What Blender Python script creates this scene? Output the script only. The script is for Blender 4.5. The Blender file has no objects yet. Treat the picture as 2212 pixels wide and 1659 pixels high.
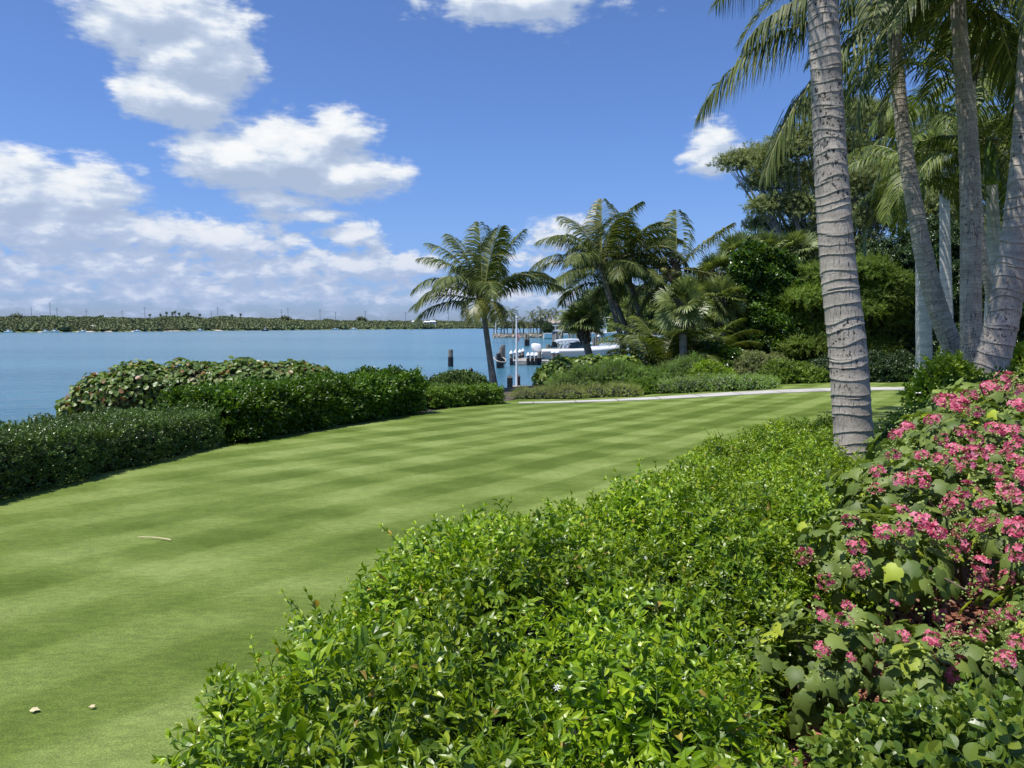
import bpy, math, random
import numpy as np
from mathutils import Vector, Matrix

# ------------------------------------------------------------------ camera
R = math.radians
F_PX = 770.0
CAM = np.array([0.0, 0.0, 1.65])
PITCH = math.atan(57.6 / F_PX)
scene = bpy.context.scene
COL = scene.collection
cam_d = bpy.data.cameras.new("camera")
cam_d.sensor_width = 36.0
cam_d.lens = F_PX / 1024 * 36.0
cam_d.clip_start = 0.05
cam_d.clip_end = 20000
cam_o = bpy.data.objects.new("camera", cam_d)
cam_o.location = CAM
cam_o.rotation_euler = (R(90) - PITCH, 0, 0)
COL.objects.link(cam_o)
scene.camera = cam_o

K = 1024 / 2212.0


def ray(u, v):
    """direction of a sight line; u, v on a 2212 x 1659 grid"""
    cx = (u * K - 512) / F_PX
    cy = (384 - v * K) / F_PX
    s, c = math.sin(PITCH), math.cos(PITCH)
    return np.array([cx, cy * s + c, cy * c - s])


def P(u, v, Y):
    d = ray(u, v)
    return CAM + d * (Y / d[1])


def px(n, Y):
    """n grid pixels in metres at distance Y"""
    return n * K / F_PX * Y


# ------------------------------------------------------------------ light
SUN_AZ, SUN_EL = R(-120), R(66)
scene.view_settings.view_transform = 'Standard'
scene.view_settings.look = 'None'
scene.view_settings.gamma = 1.0
scene.view_settings.exposure = 0.3
scene.cycles.max_bounces = 6
scene.cycles.diffuse_bounces = 3
scene.cycles.glossy_bounces = 3
scene.cycles.transmission_bounces = 4
scene.cycles.transparent_max_bounces = 4
scene.cycles.sample_clamp_indirect = 4.0
scene.cycles.caustics_reflective = False
scene.cycles.caustics_refractive = False

sun_d = bpy.data.lights.new("sun", 'SUN')
sun_d.energy = 4.6
sun_d.angle = R(0.53)
sun_d.color = (1.0, 0.955, 0.88)
sun_o = bpy.data.objects.new("sun", sun_d)
sv = Vector((math.sin(SUN_AZ) * math.cos(SUN_EL), math.cos(SUN_AZ) * math.cos(SUN_EL), math.sin(SUN_EL)))
sun_o.rotation_euler = sv.to_track_quat('Z', 'Y').to_euler()
COL.objects.link(sun_o)


class NT:
    """small helper for building node trees"""

    def __init__(self, tree):
        self.t = tree
        self.n = tree.nodes
        self.l = tree.links

    def new(self, kind, **kw):
        nd = self.n.new(kind)
        for k, val in kw.items():
            if k.startswith('_'):
                continue
            setattr(nd, k, val)
        return nd

    def link(self, a, b):
        self.l.new(a, b)

    def setin(self, sock, val):
        if isinstance(val, bpy.types.NodeSocket):
            self.l.new(val, sock)
        elif val is not None:
            sock.default_value = val

    def math(self, op, a, b=None, c=None, clamp=False):
        nd = self.n.new('ShaderNodeMath')
        nd.operation = op
        nd.use_clamp = clamp
        for i, x in enumerate((a, b, c)):
            if x is not None:
                self.setin(nd.inputs[i], x)
        return nd.outputs[0]

    def vmath(self, op, a, b=None, out=0):
        nd = self.n.new('ShaderNodeVectorMath')
        nd.operation = op
        self.setin(nd.inputs[0], a)
        if b is not None:
            self.setin(nd.inputs[1], b)
        return nd.outputs[out]

    def smooth(self, x, a, b, lo=0.0, hi=1.0):
        nd = self.n.new('ShaderNodeMapRange')
        nd.interpolation_type = 'SMOOTHSTEP'
        self.setin(nd.inputs['Value'], x)
        nd.inputs['From Min'].default_value = a
        nd.inputs['From Max'].default_value = b
        nd.inputs['To Min'].default_value = lo
        nd.inputs['To Max'].default_value = hi
        return nd.outputs[0]

    def noise(self, vec, scale, detail=4.0, rough=0.55, dist=0.0, out=0):
        nd = self.n.new('ShaderNodeTexNoise')
        if vec is not None:
            self.l.new(vec, nd.inputs['Vector'])
        nd.inputs['Scale'].default_value = scale
        nd.inputs['Detail'].default_value = detail
        nd.inputs['Roughness'].default_value = rough
        nd.inputs['Distortion'].default_value = dist
        return nd.outputs[out]

    def mix(self, fac, a, b, blend='MIX'):
        nd = self.n.new('ShaderNodeMix')
        nd.data_type = 'RGBA'
        nd.blend_type = blend
        self.setin(nd.inputs[0], fac)
        self.setin(nd.inputs[6], a)
        self.setin(nd.inputs[7], b)
        return nd.outputs[2]

    def ramp(self, fac, stops):
        nd = self.n.new('ShaderNodeValToRGB')
        el = nd.color_ramp.elements
        while len(el) < len(stops):
            el.new(0.5)
        for e, (p, c) in zip(el, stops):
            e.position = p
            e.color = (*c, 1)
        self.setin(nd.inputs[0], fac)
        return nd.outputs[0]

    def mapping(self, vec, scale=(1, 1, 1), rot=(0, 0, 0), loc=(0, 0, 0)):
        nd = self.n.new('ShaderNodeMapping')
        self.l.new(vec, nd.inputs[0])
        nd.inputs['Scale'].default_value = scale
        nd.inputs['Rotation'].default_value = rot
        nd.inputs['Location'].default_value = loc
        return nd.outputs[0]


# ------------------------------------------------------------------ sky with clouds
CLOUDS = [
    # u, v, half width, half height, weight
    (330, 30, 165, 80, 1.4), (420, 115, 140, 95, 1.5), (390, 205, 115, 68, 1.35), (240, 40, 85, 50, .9), (470, 60, 95, 65, .9),
    (420, 255, 100, 34, .62),
    (500, 345, 150, 65, 1.25), (640, 340, 150, 95, 1.4), (725, 380, 165, 58, 1.35), (730, 285, 90, 56, 1.05), (430, 325, 80, 38, .85),
    (600, 430, 120, 45, .62), (680, 465, 80, 20, .72),
    (1130, -5, 235, 58, 1.0),
    (20, 410, 125, 85, 1.2), (150, 430, 150, 85, 1.2), (60, 490, 220, 60, 1.0), (230, 480, 100, 50, 1.0),
    (340, 505, 210, 50, .85), (480, 525, 150, 55, .95), (180, 570, 420, 60, .70), (600, 580, 290, 50, .66), (420, 620, 620, 55, .58),
    (785, 575, 130, 40, 1.0), (890, 572, 90, 30, .95), (755, 508, 75, 32, .85), (620, 522, 55, 24, .7),
    (1530, 330, 75, 58, .8), (1600, 325, 45, 30, .55), (1200, 510, 80, 42, .75), (1165, 562, 70, 18, .6), (1000, 640, 300, 30, .6),
]


def build_world():
    w = bpy.data.worlds.new("World")
    scene.world = w
    w.use_nodes = True
    nt = NT(w.node_tree)
    nt.n.clear()
    sky = nt.new('ShaderNodeTexSky')
    sky.sky_type = 'NISHITA'
    sky.sun_disc = False
    sky.sun_elevation = SUN_EL
    sky.sun_rotation = SUN_AZ
    sky.altitude = 0
    sky.air_density = 1.0
    sky.dust_density = 0.6
    sky.ozone_density = 3.0
    # a group that gives the cloud thickness for a direction written as (azimuth, elevation)
    g = bpy.data.node_groups.new("cloud_field", 'ShaderNodeTree')
    g.interface.new_socket("ae", in_out='INPUT', socket_type='NodeSocketVector')
    g.interface.new_socket("density", in_out='OUTPUT', socket_type='NodeSocketFloat')
    gn = NT(g)
    gi = gn.new('NodeGroupInput')
    go = gn.new('NodeGroupOutput')
    cur = None
    for (u, v, ru, rv, wt) in CLOUDS:
        d = ray(u, v)
        az = math.atan2(d[0], d[1])
        el = math.asin(d[2] / np.linalg.norm(d))
        a = gn.vmath('SUBTRACT', gi.outputs[0], (az, el, 0))
        a = gn.vmath('MULTIPLY', a, (1 / (ru * K / F_PX), 1 / (rv * K / F_PX), 0))
        ln = gn.vmath('LENGTH', a, out=1)
        m = gn.math('MULTIPLY_ADD', ln, -wt, wt)
        if cur is None:
            cur = m
        else:
            nd = gn.new('ShaderNodeMath')
            nd.operation = 'SMOOTH_MAX'
            gn.link(cur, nd.inputs[0])
            gn.link(m, nd.inputs[1])
            nd.inputs[2].default_value = 0.12
            cur = nd.outputs[0]
    cur = gn.math('MAXIMUM', cur, -1.0)
    st = gn.mapping(gi.outputs[0], scale=(1.0, 1.2, 1.0))
    n1 = gn.noise(st, 14.0, 6.0, 0.52, 0.3)
    n2 = gn.noise(gn.mapping(gi.outputs[0], scale=(1, 3.0, 1), loc=(3.1, 1.7, 0)), 27.0, 5.0, 0.58)
    n = gn.math('MULTIPLY_ADD', n1, 0.62, gn.math('MULTIPLY', n2, 0.38))
    n3 = gn.noise(gn.mapping(gi.outputs[0], scale=(1, 2.1, 1), loc=(1.3, 5.2, 0)), 34.0, 6.0, 0.55, 0.2)
    sp = gn.new('ShaderNodeSeparateXYZ')
    gn.link(gi.outputs[0], sp.inputs[0])
    lo = gn.smooth(sp.outputs[1], 0.08, 0.19, 0.62, 0.0)
    n = gn.math('ADD', gn.math('MULTIPLY', n, gn.math('SUBTRACT', 1.0, lo)), gn.math('MULTIPLY', n3, lo))
    n = gn.math('MULTIPLY', gn.math('SUBTRACT', n, 0.5), gn.math('MULTIPLY_ADD', lo, 1.6, 3.3))
    den = gn.math('ADD', gn.math('MULTIPLY', cur, 1.25), n)
    gn.link(den, go.inputs[0])

    tc = nt.new('ShaderNodeTexCoord')
    dirv = nt.vmath('NORMALIZE', tc.outputs['Generated'])
    sep = nt.new('ShaderNodeSeparateXYZ')
    nt.link(dirv, sep.inputs[0])
    az = nt.math('ARCTAN2', sep.outputs[0], sep.outputs[1])
    el = nt.math('ARCSINE', sep.outputs[2])
    cmb = nt.new('ShaderNodeCombineXYZ')
    nt.link(az, cmb.inputs[0])
    nt.link(el, cmb.inputs[1])
    ae = cmb.outputs[0]

    def field(off):
        gr = nt.new('ShaderNodeGroup')
        gr.node_tree = g
        nt.link(nt.vmath('ADD', ae, off) if off else ae, gr.inputs[0])
        return gr.outputs[0]

    d0 = field(None)
    d1 = field((-0.008, 0.019, 0))
    alpha = nt.smooth(d0, -0.12, 0.52)
    # sunlit upper edges, grey bellies: how much the cloud thins towards the sun
    lit = nt.math('SUBTRACT', d0, d1)
    lit = nt.smooth(lit, -0.55, 1.05)
    thick = nt.smooth(d0, 0.7, 2.2)
    lit = nt.math('SUBTRACT', lit, nt.math('MULTIPLY', thick, 0.10), clamp=True)
    ccol = nt.ramp(lit, [(0.0, (0.42, 0.52, 0.70)), (0.42, (0.58, 0.67, 0.83)), (0.68, (0.80, 0.86, 0.94)), (1.0, (0.98, 0.99, 1.0))])
    low = nt.smooth(el, 0.02, 0.20)
    ccol = nt.mix(low, nt.mix(0.55, ccol, (0.40, 0.51, 0.78, 1)), ccol)
    alpha = nt.math('MULTIPLY', alpha, nt.smooth(el, -0.01, 0.03, 0.8, 1.0))
    # grade the clear sky
    grad = nt.ramp(nt.smooth(el, 0.0, 0.55), [(0.0, (0.66, 0.86, 1.50)), (0.12, (0.76, 0.96, 1.46)), (0.35, (0.80, 1.02, 1.50)), (1.0, (0.84, 1.03, 1.44))])
    skyc = nt.mix(1.0, sky.outputs[0], grad, 'MULTIPLY')
    b1 = nt.new('ShaderNodeBackground')
    nt.link(skyc, b1.inputs[0])
    b1.inputs[1].default_value = 0.082
    b2 = nt.new('ShaderNodeBackground')
    nt.link(ccol, b2.inputs[0])
    b2.inputs[1].default_value = 0.80
    mx = nt.new('ShaderNodeMixShader')
    nt.link(alpha, mx.inputs[0])
    nt.link(b1.outputs[0], mx.inputs[1])
    nt.link(b2.outputs[0], mx.inputs[2])
    out = nt.new('ShaderNodeOutputWorld')
    nt.link(mx.outputs[0], out.inputs[0])


build_world()

# ------------------------------------------------------------------ mesh helpers
rng = np.random.default_rng(7)


def norm(a):
    a = np.asarray(a, float)
    return a / np.maximum(np.linalg.norm(a, axis=-1, keepdims=True), 1e-9)


class Geo:
    """collects triangles and quads"""

    def __init__(self):
        self.V, self.T, self.Q, self.TM, self.QM, self.UV = [], [], [], [], [], []
        self.nv = 0

    def add(self, V, tris=None, quads=None, mat=0):
        V = np.asarray(V, float).reshape(-1, 3)
        if tris is not None and len(tris):
            t = np.asarray(tris, int).reshape(-1, 3)
            self.T.append(t + self.nv)
            self.TM.append(np.full(len(t), mat) if np.isscalar(mat) else np.asarray(mat))
        if quads is not None and len(quads):
            q = np.asarray(quads, int).reshape(-1, 4)
            self.Q.append(q + self.nv)
            self.QM.append(np.full(len(q), mat) if np.isscalar(mat) else np.asarray(mat))
        self.V.append(V)
        self.nv += len(V)
        return self

    def pack(self):
        V = np.concatenate(self.V) if self.V else np.zeros((0, 3))
        T = np.concatenate(self.T) if self.T else np.zeros((0, 3), int)
        Q = np.concatenate(self.Q) if self.Q else np.zeros((0, 4), int)
        TM = np.concatenate(self.TM) if self.T else np.zeros(0, int)
        QM = np.concatenate(self.QM) if self.Q else np.zeros(0, int)
        return V, T, Q, TM, QM

    def inst(self, tpl, pos, rot, scale, mat=None):
        """copies of a template (packed Geo) at pos (N,3) with rotation (N,3,3) and scale (N,)"""
        V, T, Q, TM, QM = tpl
        N = len(pos)
        if N == 0:
            return self
        scale = np.asarray(scale, float)
        sc = scale[:, None, None] if scale.ndim == 1 else scale[:, None, :]
        W = np.einsum('nij,nvj->nvi', rot, V[None] * sc) + pos[:, None, :]
        off = (np.arange(N) * len(V))[:, None, None]
        base = self.nv
        self.V.append(W.reshape(-1, 3))
        if len(T):
            self.T.append((T[None] + off).reshape(-1, 3) + base)
            self.TM.append(np.tile(TM if mat is None else np.full(len(T), mat), N))
        if len(Q):
            self.Q.append((Q[None] + off).reshape(-1, 4) + base)
            self.QM.append(np.tile(QM if mat is None else np.full(len(Q), mat), N))
        self.nv += N * len(V)
        return self

    def mesh(self, name, mats, origin=(0, 0, 0), smooth=False, uv=None):
        V, T, Q, TM, QM = self.pack()
        V = V - np.asarray(origin, float)
        me = bpy.data.meshes.new(name)
        nt_, nq = len(T), len(Q)
        me.vertices.add(len(V))
        me.vertices.foreach_set('co', V.astype(np.float32).ravel())
        me.loops.add(nt_ * 3 + nq * 4)
        me.loops.foreach_set('vertex_index', np.concatenate([T.ravel(), Q.ravel()]).astype(np.int32))
        me.polygons.add(nt_ + nq)
        starts = np.concatenate([np.arange(nt_) * 3, nt_ * 3 + np.arange(nq) * 4]).astype(np.int32)
        me.polygons.foreach_set('loop_start', starts)
        me.polygons.foreach_set('material_index', np.concatenate([TM, QM]).astype(np.int32))
        me.polygons.foreach_set('use_smooth', np.full(nt_ + nq, bool(smooth)))
        for m in (mats if isinstance(mats, (list, tuple)) else [mats]):
            me.materials.append(m)
        if uv is not None:
            lay = me.uv_layers.new(name="UVMap")
            li = np.concatenate([T.ravel(), Q.ravel()])
            lay.data.foreach_set('uv', uv[li].astype(np.float32).ravel())
        me.update(calc_edges=True)
        me.validate()
        return me

    def obj(self, name, mats, parent=None, origin=None, smooth=False, uv=None):
        if parent is not None:
            o0 = np.array(parent['_loc']) if '_loc' in parent else np.array(parent.location)
        else:
            o0 = np.zeros(3) if origin is None else np.asarray(origin, float)
        me = self.mesh(name, mats, o0, smooth, uv)
        o = bpy.data.objects.new(name, me)
        COL.objects.link(o)
        if parent is not None:
            o.parent = parent
            o['_loc'] = [float(x) for x in o0]
        else:
            o.location = o0
            o['_loc'] = [float(x) for x in o0]
        return o


def tag(o, label, cat, group=None, kind=None):
    if label:
        o['label'] = label
    if cat:
        o['category'] = cat
    if group:
        o['group'] = group
    if kind:
        o['kind'] = kind
    return o


def thing(name, loc, label, cat, group=None):
    o = bpy.data.objects.new(name, None)
    o.empty_display_size = 0.2
    o.location = [float(x) for x in loc]
    o['_loc'] = [float(x) for x in loc]
    COL.objects.link(o)
    return tag(o, label, cat, group)


def copy_tree(o, loc, rz=0.0, sc=1.0, label=None, par=None):
    c = o.copy()
    COL.objects.link(c)
    if par is None:
        c.location = [float(x) for x in loc]
        c.rotation_euler = (0, 0, rz)
        c.scale = (sc, sc, sc)
        if label:
            c['label'] = label
    else:
        c.parent = par
    for ch in list(o.children):
        copy_tree(ch, None, par=c)
    return c


def frames(y, z):
    """rotation matrices whose Y axis is y and whose Z axis leans to z"""
    y = norm(y)
    x = norm(np.cross(y, z) + 1e-6)
    z2 = np.cross(x, y)
    return np.stack([x, y, z2], axis=-1)


def box_geo(g, c, s, rot=None, mat=0):
    c = np.asarray(c, float)
    h = np.asarray(s, float) / 2
    V = np.array([[x, y, z] for x in (-1, 1) for y in (-1, 1) for z in (-1, 1)], float) * h
    if rot is not None:
        V = V @ np.asarray(rot).T
    q = [(0, 1, 3, 2), (4, 6, 7, 5), (0, 4, 5, 1), (2, 3, 7, 6), (0, 2, 6, 4), (1, 5, 7, 3)]
    g.add(V + c, quads=q, mat=mat)


def rotz(a):
    c, s = math.cos(a), math.sin(a)
    return np.array([[c, -s, 0], [s, c, 0], [0, 0, 1.0]])


def bar_geo(g, a, b, w, h=None, mat=0):
    """a square bar from a to b"""
    a, b = np.asarray(a, float), np.asarray(b, float)
    d = b - a
    L = np.linalg.norm(d)
    up = np.array([0, 0, 1.0]) if abs(d[2]) < .95 * L else np.array([0, 1.0, 0])
    Rm = frames(d[None], up[None])[0]
    box_geo(g, (a + b) / 2, (w, L, h or w), Rm, mat)


def tube_geo(g, pts, rad, seg=8, mat=0, cap=True):
    pts = np.asarray(pts, float)
    n = len(pts)
    rad = np.full(n, rad) if np.isscalar(rad) else np.asarray(rad, float)
    tan = norm(np.gradient(pts, axis=0))
    ref = np.array([1.0, 0, 0]) if abs(tan[0][0]) < .8 else np.array([0, 1.0, 0])
    xs = norm(ref - (tan @ ref)[:, None] * tan)
    ys = np.cross(tan, xs)
    th = np.linspace(0, 2 * math.pi, seg, endpoint=False)
    V = pts[:, None] + rad[:, None, None] * (np.cos(th)[None, :, None] * xs[:, None] + np.sin(th)[None, :, None] * ys[:, None])
    i = np.arange(n - 1)[:, None]
    j = np.arange(seg)[None]
    a = i * seg + j
    b = i * seg + (j + 1) % seg
    q = np.stack([a, b, b + seg, a + seg], -1).reshape(-1, 4)
    VV = V.reshape(-1, 3)
    tr = None
    if cap:
        VV = np.concatenate([VV, pts[:1], pts[-1:]])
        k = np.arange(seg)
        k2 = (k + 1) % seg
        t1 = np.stack([np.full(seg, n * seg), k2, k], -1)
        t2 = np.stack([np.full(seg, n * seg + 1), (n - 1) * seg + k, (n - 1) * seg + k2], -1)
        tr = np.concatenate([t1, t2])
    g.add(VV, tris=tr, quads=q, mat=mat)


def smooth_path(pts, n):
    """Catmull-Rom through pts"""
    p = np.asarray(pts, float)
    if len(p) == 2:
        t = np.linspace(0, 1, n)[:, None]
        return p[0] * (1 - t) + p[1] * t
    d = np.concatenate([[0], np.cumsum(np.linalg.norm(np.diff(p, axis=0), axis=1))])
    q = np.concatenate([[2 * p[0] - p[1]], p, [2 * p[-1] - p[-2]]])
    out = []
    for s in np.linspace(0, d[-1], n):
        k = min(np.searchsorted(d, s, 'right') - 1, len(p) - 2)
        t = (s - d[k]) / max(d[k + 1] - d[k], 1e-9)
        a, b, c, e = q[k], q[k + 1], q[k + 2], q[k + 3]
        out.append(.5 * ((2 * b) + (-a + c) * t + (2 * a - 5 * b + 4 * c - e) * t * t + (-a + 3 * b - 3 * c + e) * t ** 3))
    return np.array(out)


def ico(sub=1):
    import bmesh
    bm = bmesh.new()
    bmesh.ops.create_icosphere(bm, subdivisions=sub, radius=1.0)
    V = np.array([v.co[:] for v in bm.verts])
    T = np.array([[v.index for v in f.verts] for f in bm.faces])
    bm.free()
    g = Geo()
    g.add(V, tris=T)
    return g.pack()


ICO1, ICO2, ICO3 = ico(1), ico(2), ico(3)


# ------------------------------------------------------------------ materials
def mat_new(name):
    m = bpy.data.materials.new(name)
    m.use_nodes = True
    nt = NT(m.node_tree)
    nt.n.clear()
    out = nt.new('ShaderNodeOutputMaterial')
    return m, nt, out


def plain(name, col, rough=0.6, vary=0.12, scale=6.0, metal=0.0, bump=0.0, spec=0.5):
    m, nt, out = mat_new(name)
    b = nt.new('ShaderNodeBsdfPrincipled')
    tc = nt.new('ShaderNodeTexCoord')
    n = nt.noise(tc.outputs['Object'], scale, 5.0, 0.6)
    f = nt.smooth(n, 0.3, 0.7, 1 - vary, 1 + vary)
    nt.link(nt.mix(1.0, (*col, 1), f, 'MULTIPLY'), b.inputs['Base Color'])
    b.inputs['Roughness'].default_value = rough
    b.inputs['Metallic'].default_value = metal
    b.inputs['Specular IOR Level'].default_value = spec
    if bump:
        bp = nt.new('ShaderNodeBump')
        bp.inputs['Strength'].default_value = bump
        bp.inputs['Distance'].default_value = 0.02
        nt.link(nt.noise(tc.outputs['Object'], scale * 5, 4.0), bp.inputs['Height'])
        nt.link(bp.outputs[0], b.inputs['Normal'])
    nt.link(b.outputs[0], out.inputs[0])
    return m


def leafmat(name, stops, rough=0.4, trans=0.3, tcol=None, patch=0.25, pscale=0.8, spec=0.5):
    """each leaf (mesh island) takes its own tint from stops"""
    m, nt, out = mat_new(name)
    geo = nt.new('ShaderNodeNewGeometry')
    col = nt.ramp(geo.outputs['Random Per Island'], stops)
    tc = nt.new('ShaderNodeTexCoord')
    pn = nt.noise(tc.outputs['Object'], pscale, 3.0)
    f = nt.smooth(pn, 0.3, 0.7, 1 - patch, 1 + patch)
    col = nt.mix(1.0, col, f, 'MULTIPLY')
    b = nt.new('ShaderNodeBsdfPrincipled')
    nt.link(col, b.inputs['Base Color'])
    b.inputs['Roughness'].default_value = rough
    b.inputs['Specular IOR Level'].default_value = spec
    if trans > 0:
        tr = nt.new('ShaderNodeBsdfTranslucent')
        nt.link(nt.mix(1.0, col, (*(tcol or (1.5, 1.5, 0.7)), 1), 'MULTIPLY'), tr.inputs[0])
        mx = nt.new('ShaderNodeMixShader')
        mx.inputs[0].default_value = trans
        nt.link(b.outputs[0], mx.inputs[1])
        nt.link(tr.outputs[0], mx.inputs[2])
        nt.link(mx.outputs[0], out.inputs[0])
    else:
        nt.link(b.outputs[0], out.inputs[0])
    return m


def sh(c, k):
    return tuple(x * k for x in c)


M = {}
M['jasmine'] = leafmat('jasmine_leaf', [(0, (0.075, 0.15, 0.006)), (0.5, (0.165, 0.28, 0.008)), (0.85, (0.27, 0.38, 0.014)), (0.988, (0.37, 0.46, 0.02)), (0.993, (0.42, 0.3, 0.06)), (1, (0.36, 0.24, 0.05))], .36, .3, patch=.3, pscale=1.6, spec=.55)
M['jasmine_tip'] = leafmat('young_jasmine_leaf', [(0, (0.2, 0.33, 0.012)), (0.6, (0.3, 0.43, 0.018)), (1, (0.4, 0.48, 0.03))], .38, .3)
M['carissa'] = leafmat('carissa_leaf', [(0, (0.0693, 0.132, 0.0168)), (0.5, (0.1323, 0.216, 0.0288)), (1, (0.252, 0.324, 0.042))], .33, .28)
M['gardenia'] = leafmat('gardenia_leaf', [(0, (0.042, 0.09, 0.0144)), (0.6, (0.09, 0.168, 0.024)), (1, (0.18, 0.264, 0.03))], .33, .25)
M['brightleaf'] = leafmat('bright_leaf', [(0, (0.121, 0.22, 0.0154)), (0.5, (0.22, 0.341, 0.022)), (1, (0.352, 0.462, 0.033))], .4, .35)
M['dombeya'] = leafmat('lobed_leaf', [(0, (0.085, 0.135, 0.022)), (0.6, (0.15, 0.215, 0.038)), (0.95, (0.22, 0.29, 0.055)), (0.98, (0.38, 0.46, 0.04)), (1, (0.42, 0.48, 0.04))], .55, .28, patch=.15)
M['hedge_fine'] = leafmat('fine_hedge_leaf', [(0, (0.0508, 0.0943, 0.0232)), (0.6, (0.1015, 0.174, 0.0406)), (1, (0.1885, 0.2755, 0.058))], .30, .22)
M['hedge_dark'] = leafmat('dark_hedge_leaf', [(0, (0.0368, 0.0875, 0.0075)), (0.6, (0.0788, 0.1625, 0.0125)), (1, (0.1706, 0.2875, 0.0225))], .35, .28)
M['seagrape'] = leafmat('sea_grape_leaf', [(0, (0.065, 0.125, 0.016)), (0.5, (0.125, 0.2, 0.03)), (0.82, (0.19, 0.26, 0.055)), (0.87, (0.22, 0.14, 0.045)), (0.93, (0.3, 0.12, 0.05)), (0.96, (0.26, 0.27, 0.1)), (1, (0.3, 0.32, 0.12))], .42, .25, patch=.12)
M['seagrape_green'] = leafmat('sea_grape_green_leaf', [(0, (0.088, 0.154, 0.022)), (0.5, (0.165, 0.253, 0.0374)), (1, (0.286, 0.374, 0.066))], .42, .28)
M['light_hedge'] = leafmat('light_hedge_leaf', [(0, (.07, .14, .014)), (.5, (.13, .23, .024)), (1, (.22, .33, .04))], .4, .3)
M['lantana'] = leafmat('lantana_leaf', [(0, (0.1, 0.155, 0.02)), (0.55, (0.2, 0.265, 0.035)), (0.86, (0.3, 0.35, 0.06)), (0.9, (0.62, 0.54, 0.4)), (0.97, (0.72, 0.6, 0.48)), (1, (0.55, 0.22, 0.18))], .6, .25)
M['whitebed'] = leafmat('white_bed_leaf', [(0, (0.09, 0.19, 0.018)), (0.55, (0.18, 0.31, 0.03)), (0.9, (0.28, 0.4, 0.05)), (0.93, (0.78, 0.78, 0.7)), (1, (0.85, 0.85, 0.8))], .6, .25)
M['fineshrub'] = leafmat('fine_shrub_leaf', [(0, (0.07, 0.15, 0.015)), (0.55, (0.14, 0.245, 0.025)), (0.95, (0.22, 0.32, 0.05)), (0.975, (0.2, 0.18, 0.34)), (1, (0.25, 0.22, 0.4))], .55, .25)
M['clusia'] = leafmat('clusia_leaf', [(0, (0.0252, 0.0585, 0.009)), (0.6, (0.0495, 0.108, 0.0135)), (0.9, (0.108, 0.198, 0.018)), (1, (0.171, 0.261, 0.027))], .28, .2)
M['feather'] = leafmat('feathery_leaf', [(0, (0.0723, 0.136, 0.0119)), (0.5, (0.1275, 0.204, 0.017)), (1, (0.204, 0.2805, 0.0255))], .55, .35)
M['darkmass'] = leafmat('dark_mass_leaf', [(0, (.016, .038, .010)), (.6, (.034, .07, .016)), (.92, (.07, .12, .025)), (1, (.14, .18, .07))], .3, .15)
M['bigtree'] = leafmat('big_tree_leaf', [(0, (0.13, 0.165, 0.05)), (0.5, (0.215, 0.255, 0.09)), (1, (0.33, 0.36, 0.16))], .55, .33)
M['bigtree2'] = leafmat('far_tree_leaf', [(0, (.05, .085, .022)), (.5, (.09, .14, .036)), (1, (.16, .21, .07))], .55, .2)
M['oliveleaf'] = leafmat('olive_tree_leaf', [(0, (.08, .12, .02)), (.5, (.13, .18, .03)), (1, (.20, .25, .05))], .55, .25)
M['coconut_leaf'] = leafmat('coconut_leaflet', [(0, (0.0345, 0.0575, 0.0138)), (0.5, (0.0862, 0.1207, 0.0276)), (0.85, (0.161, 0.1955, 0.0517)), (1, (0.2875, 0.299, 0.1035))], .5, .25, patch=.1, spec=.25)
M['coconut_dry'] = leafmat('yellowing_leaflet', [(0, (.08, .11, .02)), (.6, (.17, .19, .04)), (1, (.27, .24, .07))], .4, .3, patch=.1)
M['royal_leaf'] = leafmat('royal_palm_leaflet', [(0, (0.0403, 0.0747, 0.0138)), (0.5, (0.0978, 0.1437, 0.023)), (1, (0.1955, 0.2415, 0.046))], .45, .25, patch=.1, spec=.3)
M['sabal_leaf'] = leafmat('fan_palm_leaflet', [(0, (0.078, 0.1105, 0.0312)), (0.5, (0.156, 0.208, 0.0585)), (1, (0.273, 0.325, 0.117))], .4, .22, patch=.1)
M['areca_leaf'] = leafmat('young_palm_leaflet', [(0, (.05, .08, .014)), (.6, (.10, .14, .022)), (1, (.20, .24, .04))], .4, .3, patch=.1)
M['far_palm'] = leafmat('far_palm_leaflet', [(0, (.06, .08, .03)), (.6, (.11, .135, .05)), (1, (.19, .21, .09))], .5, .2, patch=.1)
M['far_wood'] = leafmat('mangrove_leaf', [(0, (0.075, 0.1, 0.04)), (0.6, (0.15, 0.18, 0.072)), (1, (0.23, 0.26, 0.11))], .8, .05, patch=.28, pscale=.035)  # tints lightened to stand in for haze over the distance
M['core'] = plain('shrub_inner_shade', (.010, .016, .006), .9, .3, 9)  # near-black filler: the shade deep among the leaves, given as colour
M['twig'] = plain('twig', (.11, .085, .055), .8, .25, 14)
M['greenstem'] = plain('green_stem', (.10, .17, .035), .6, .2, 14)
M['rachis'] = plain('frond_rib', (.22, .22, .07), .5, .2, 5)
M['bark_grey'] = plain('grey_bark', (.25, .235, .21), .9, .3, 5, bump=.6)
M['bark_dark'] = plain('dark_bark', (.07, .055, .042), .9, .3, 5, bump=.6)
M['pink'] = leafmat('pink_petal', [(0, (0.5, 0.075, 0.14)), (0.5, (0.7, 0.16, 0.25)), (1, (0.82, 0.34, 0.42))], .6, .35, tcol=(1.2, .8, 1.0), patch=.05)
M['withered'] = leafmat('withered_petal', [(0, (.13, .055, .03)), (.6, (.25, .10, .06)), (1, (.42, .16, .14))], .8, .1, patch=.05)
M['bud'] = leafmat('flower_bud', [(0, (0.24, 0.34, 0.07)), (1, (0.46, 0.56, 0.17))], .6, .2, patch=.05)
M['white_petal'] = plain('white_petal', (.85, .85, .8), .6, .05)
M['red_petal'] = plain('red_petal', (.65, .03, .02), .6, .1)
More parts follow.
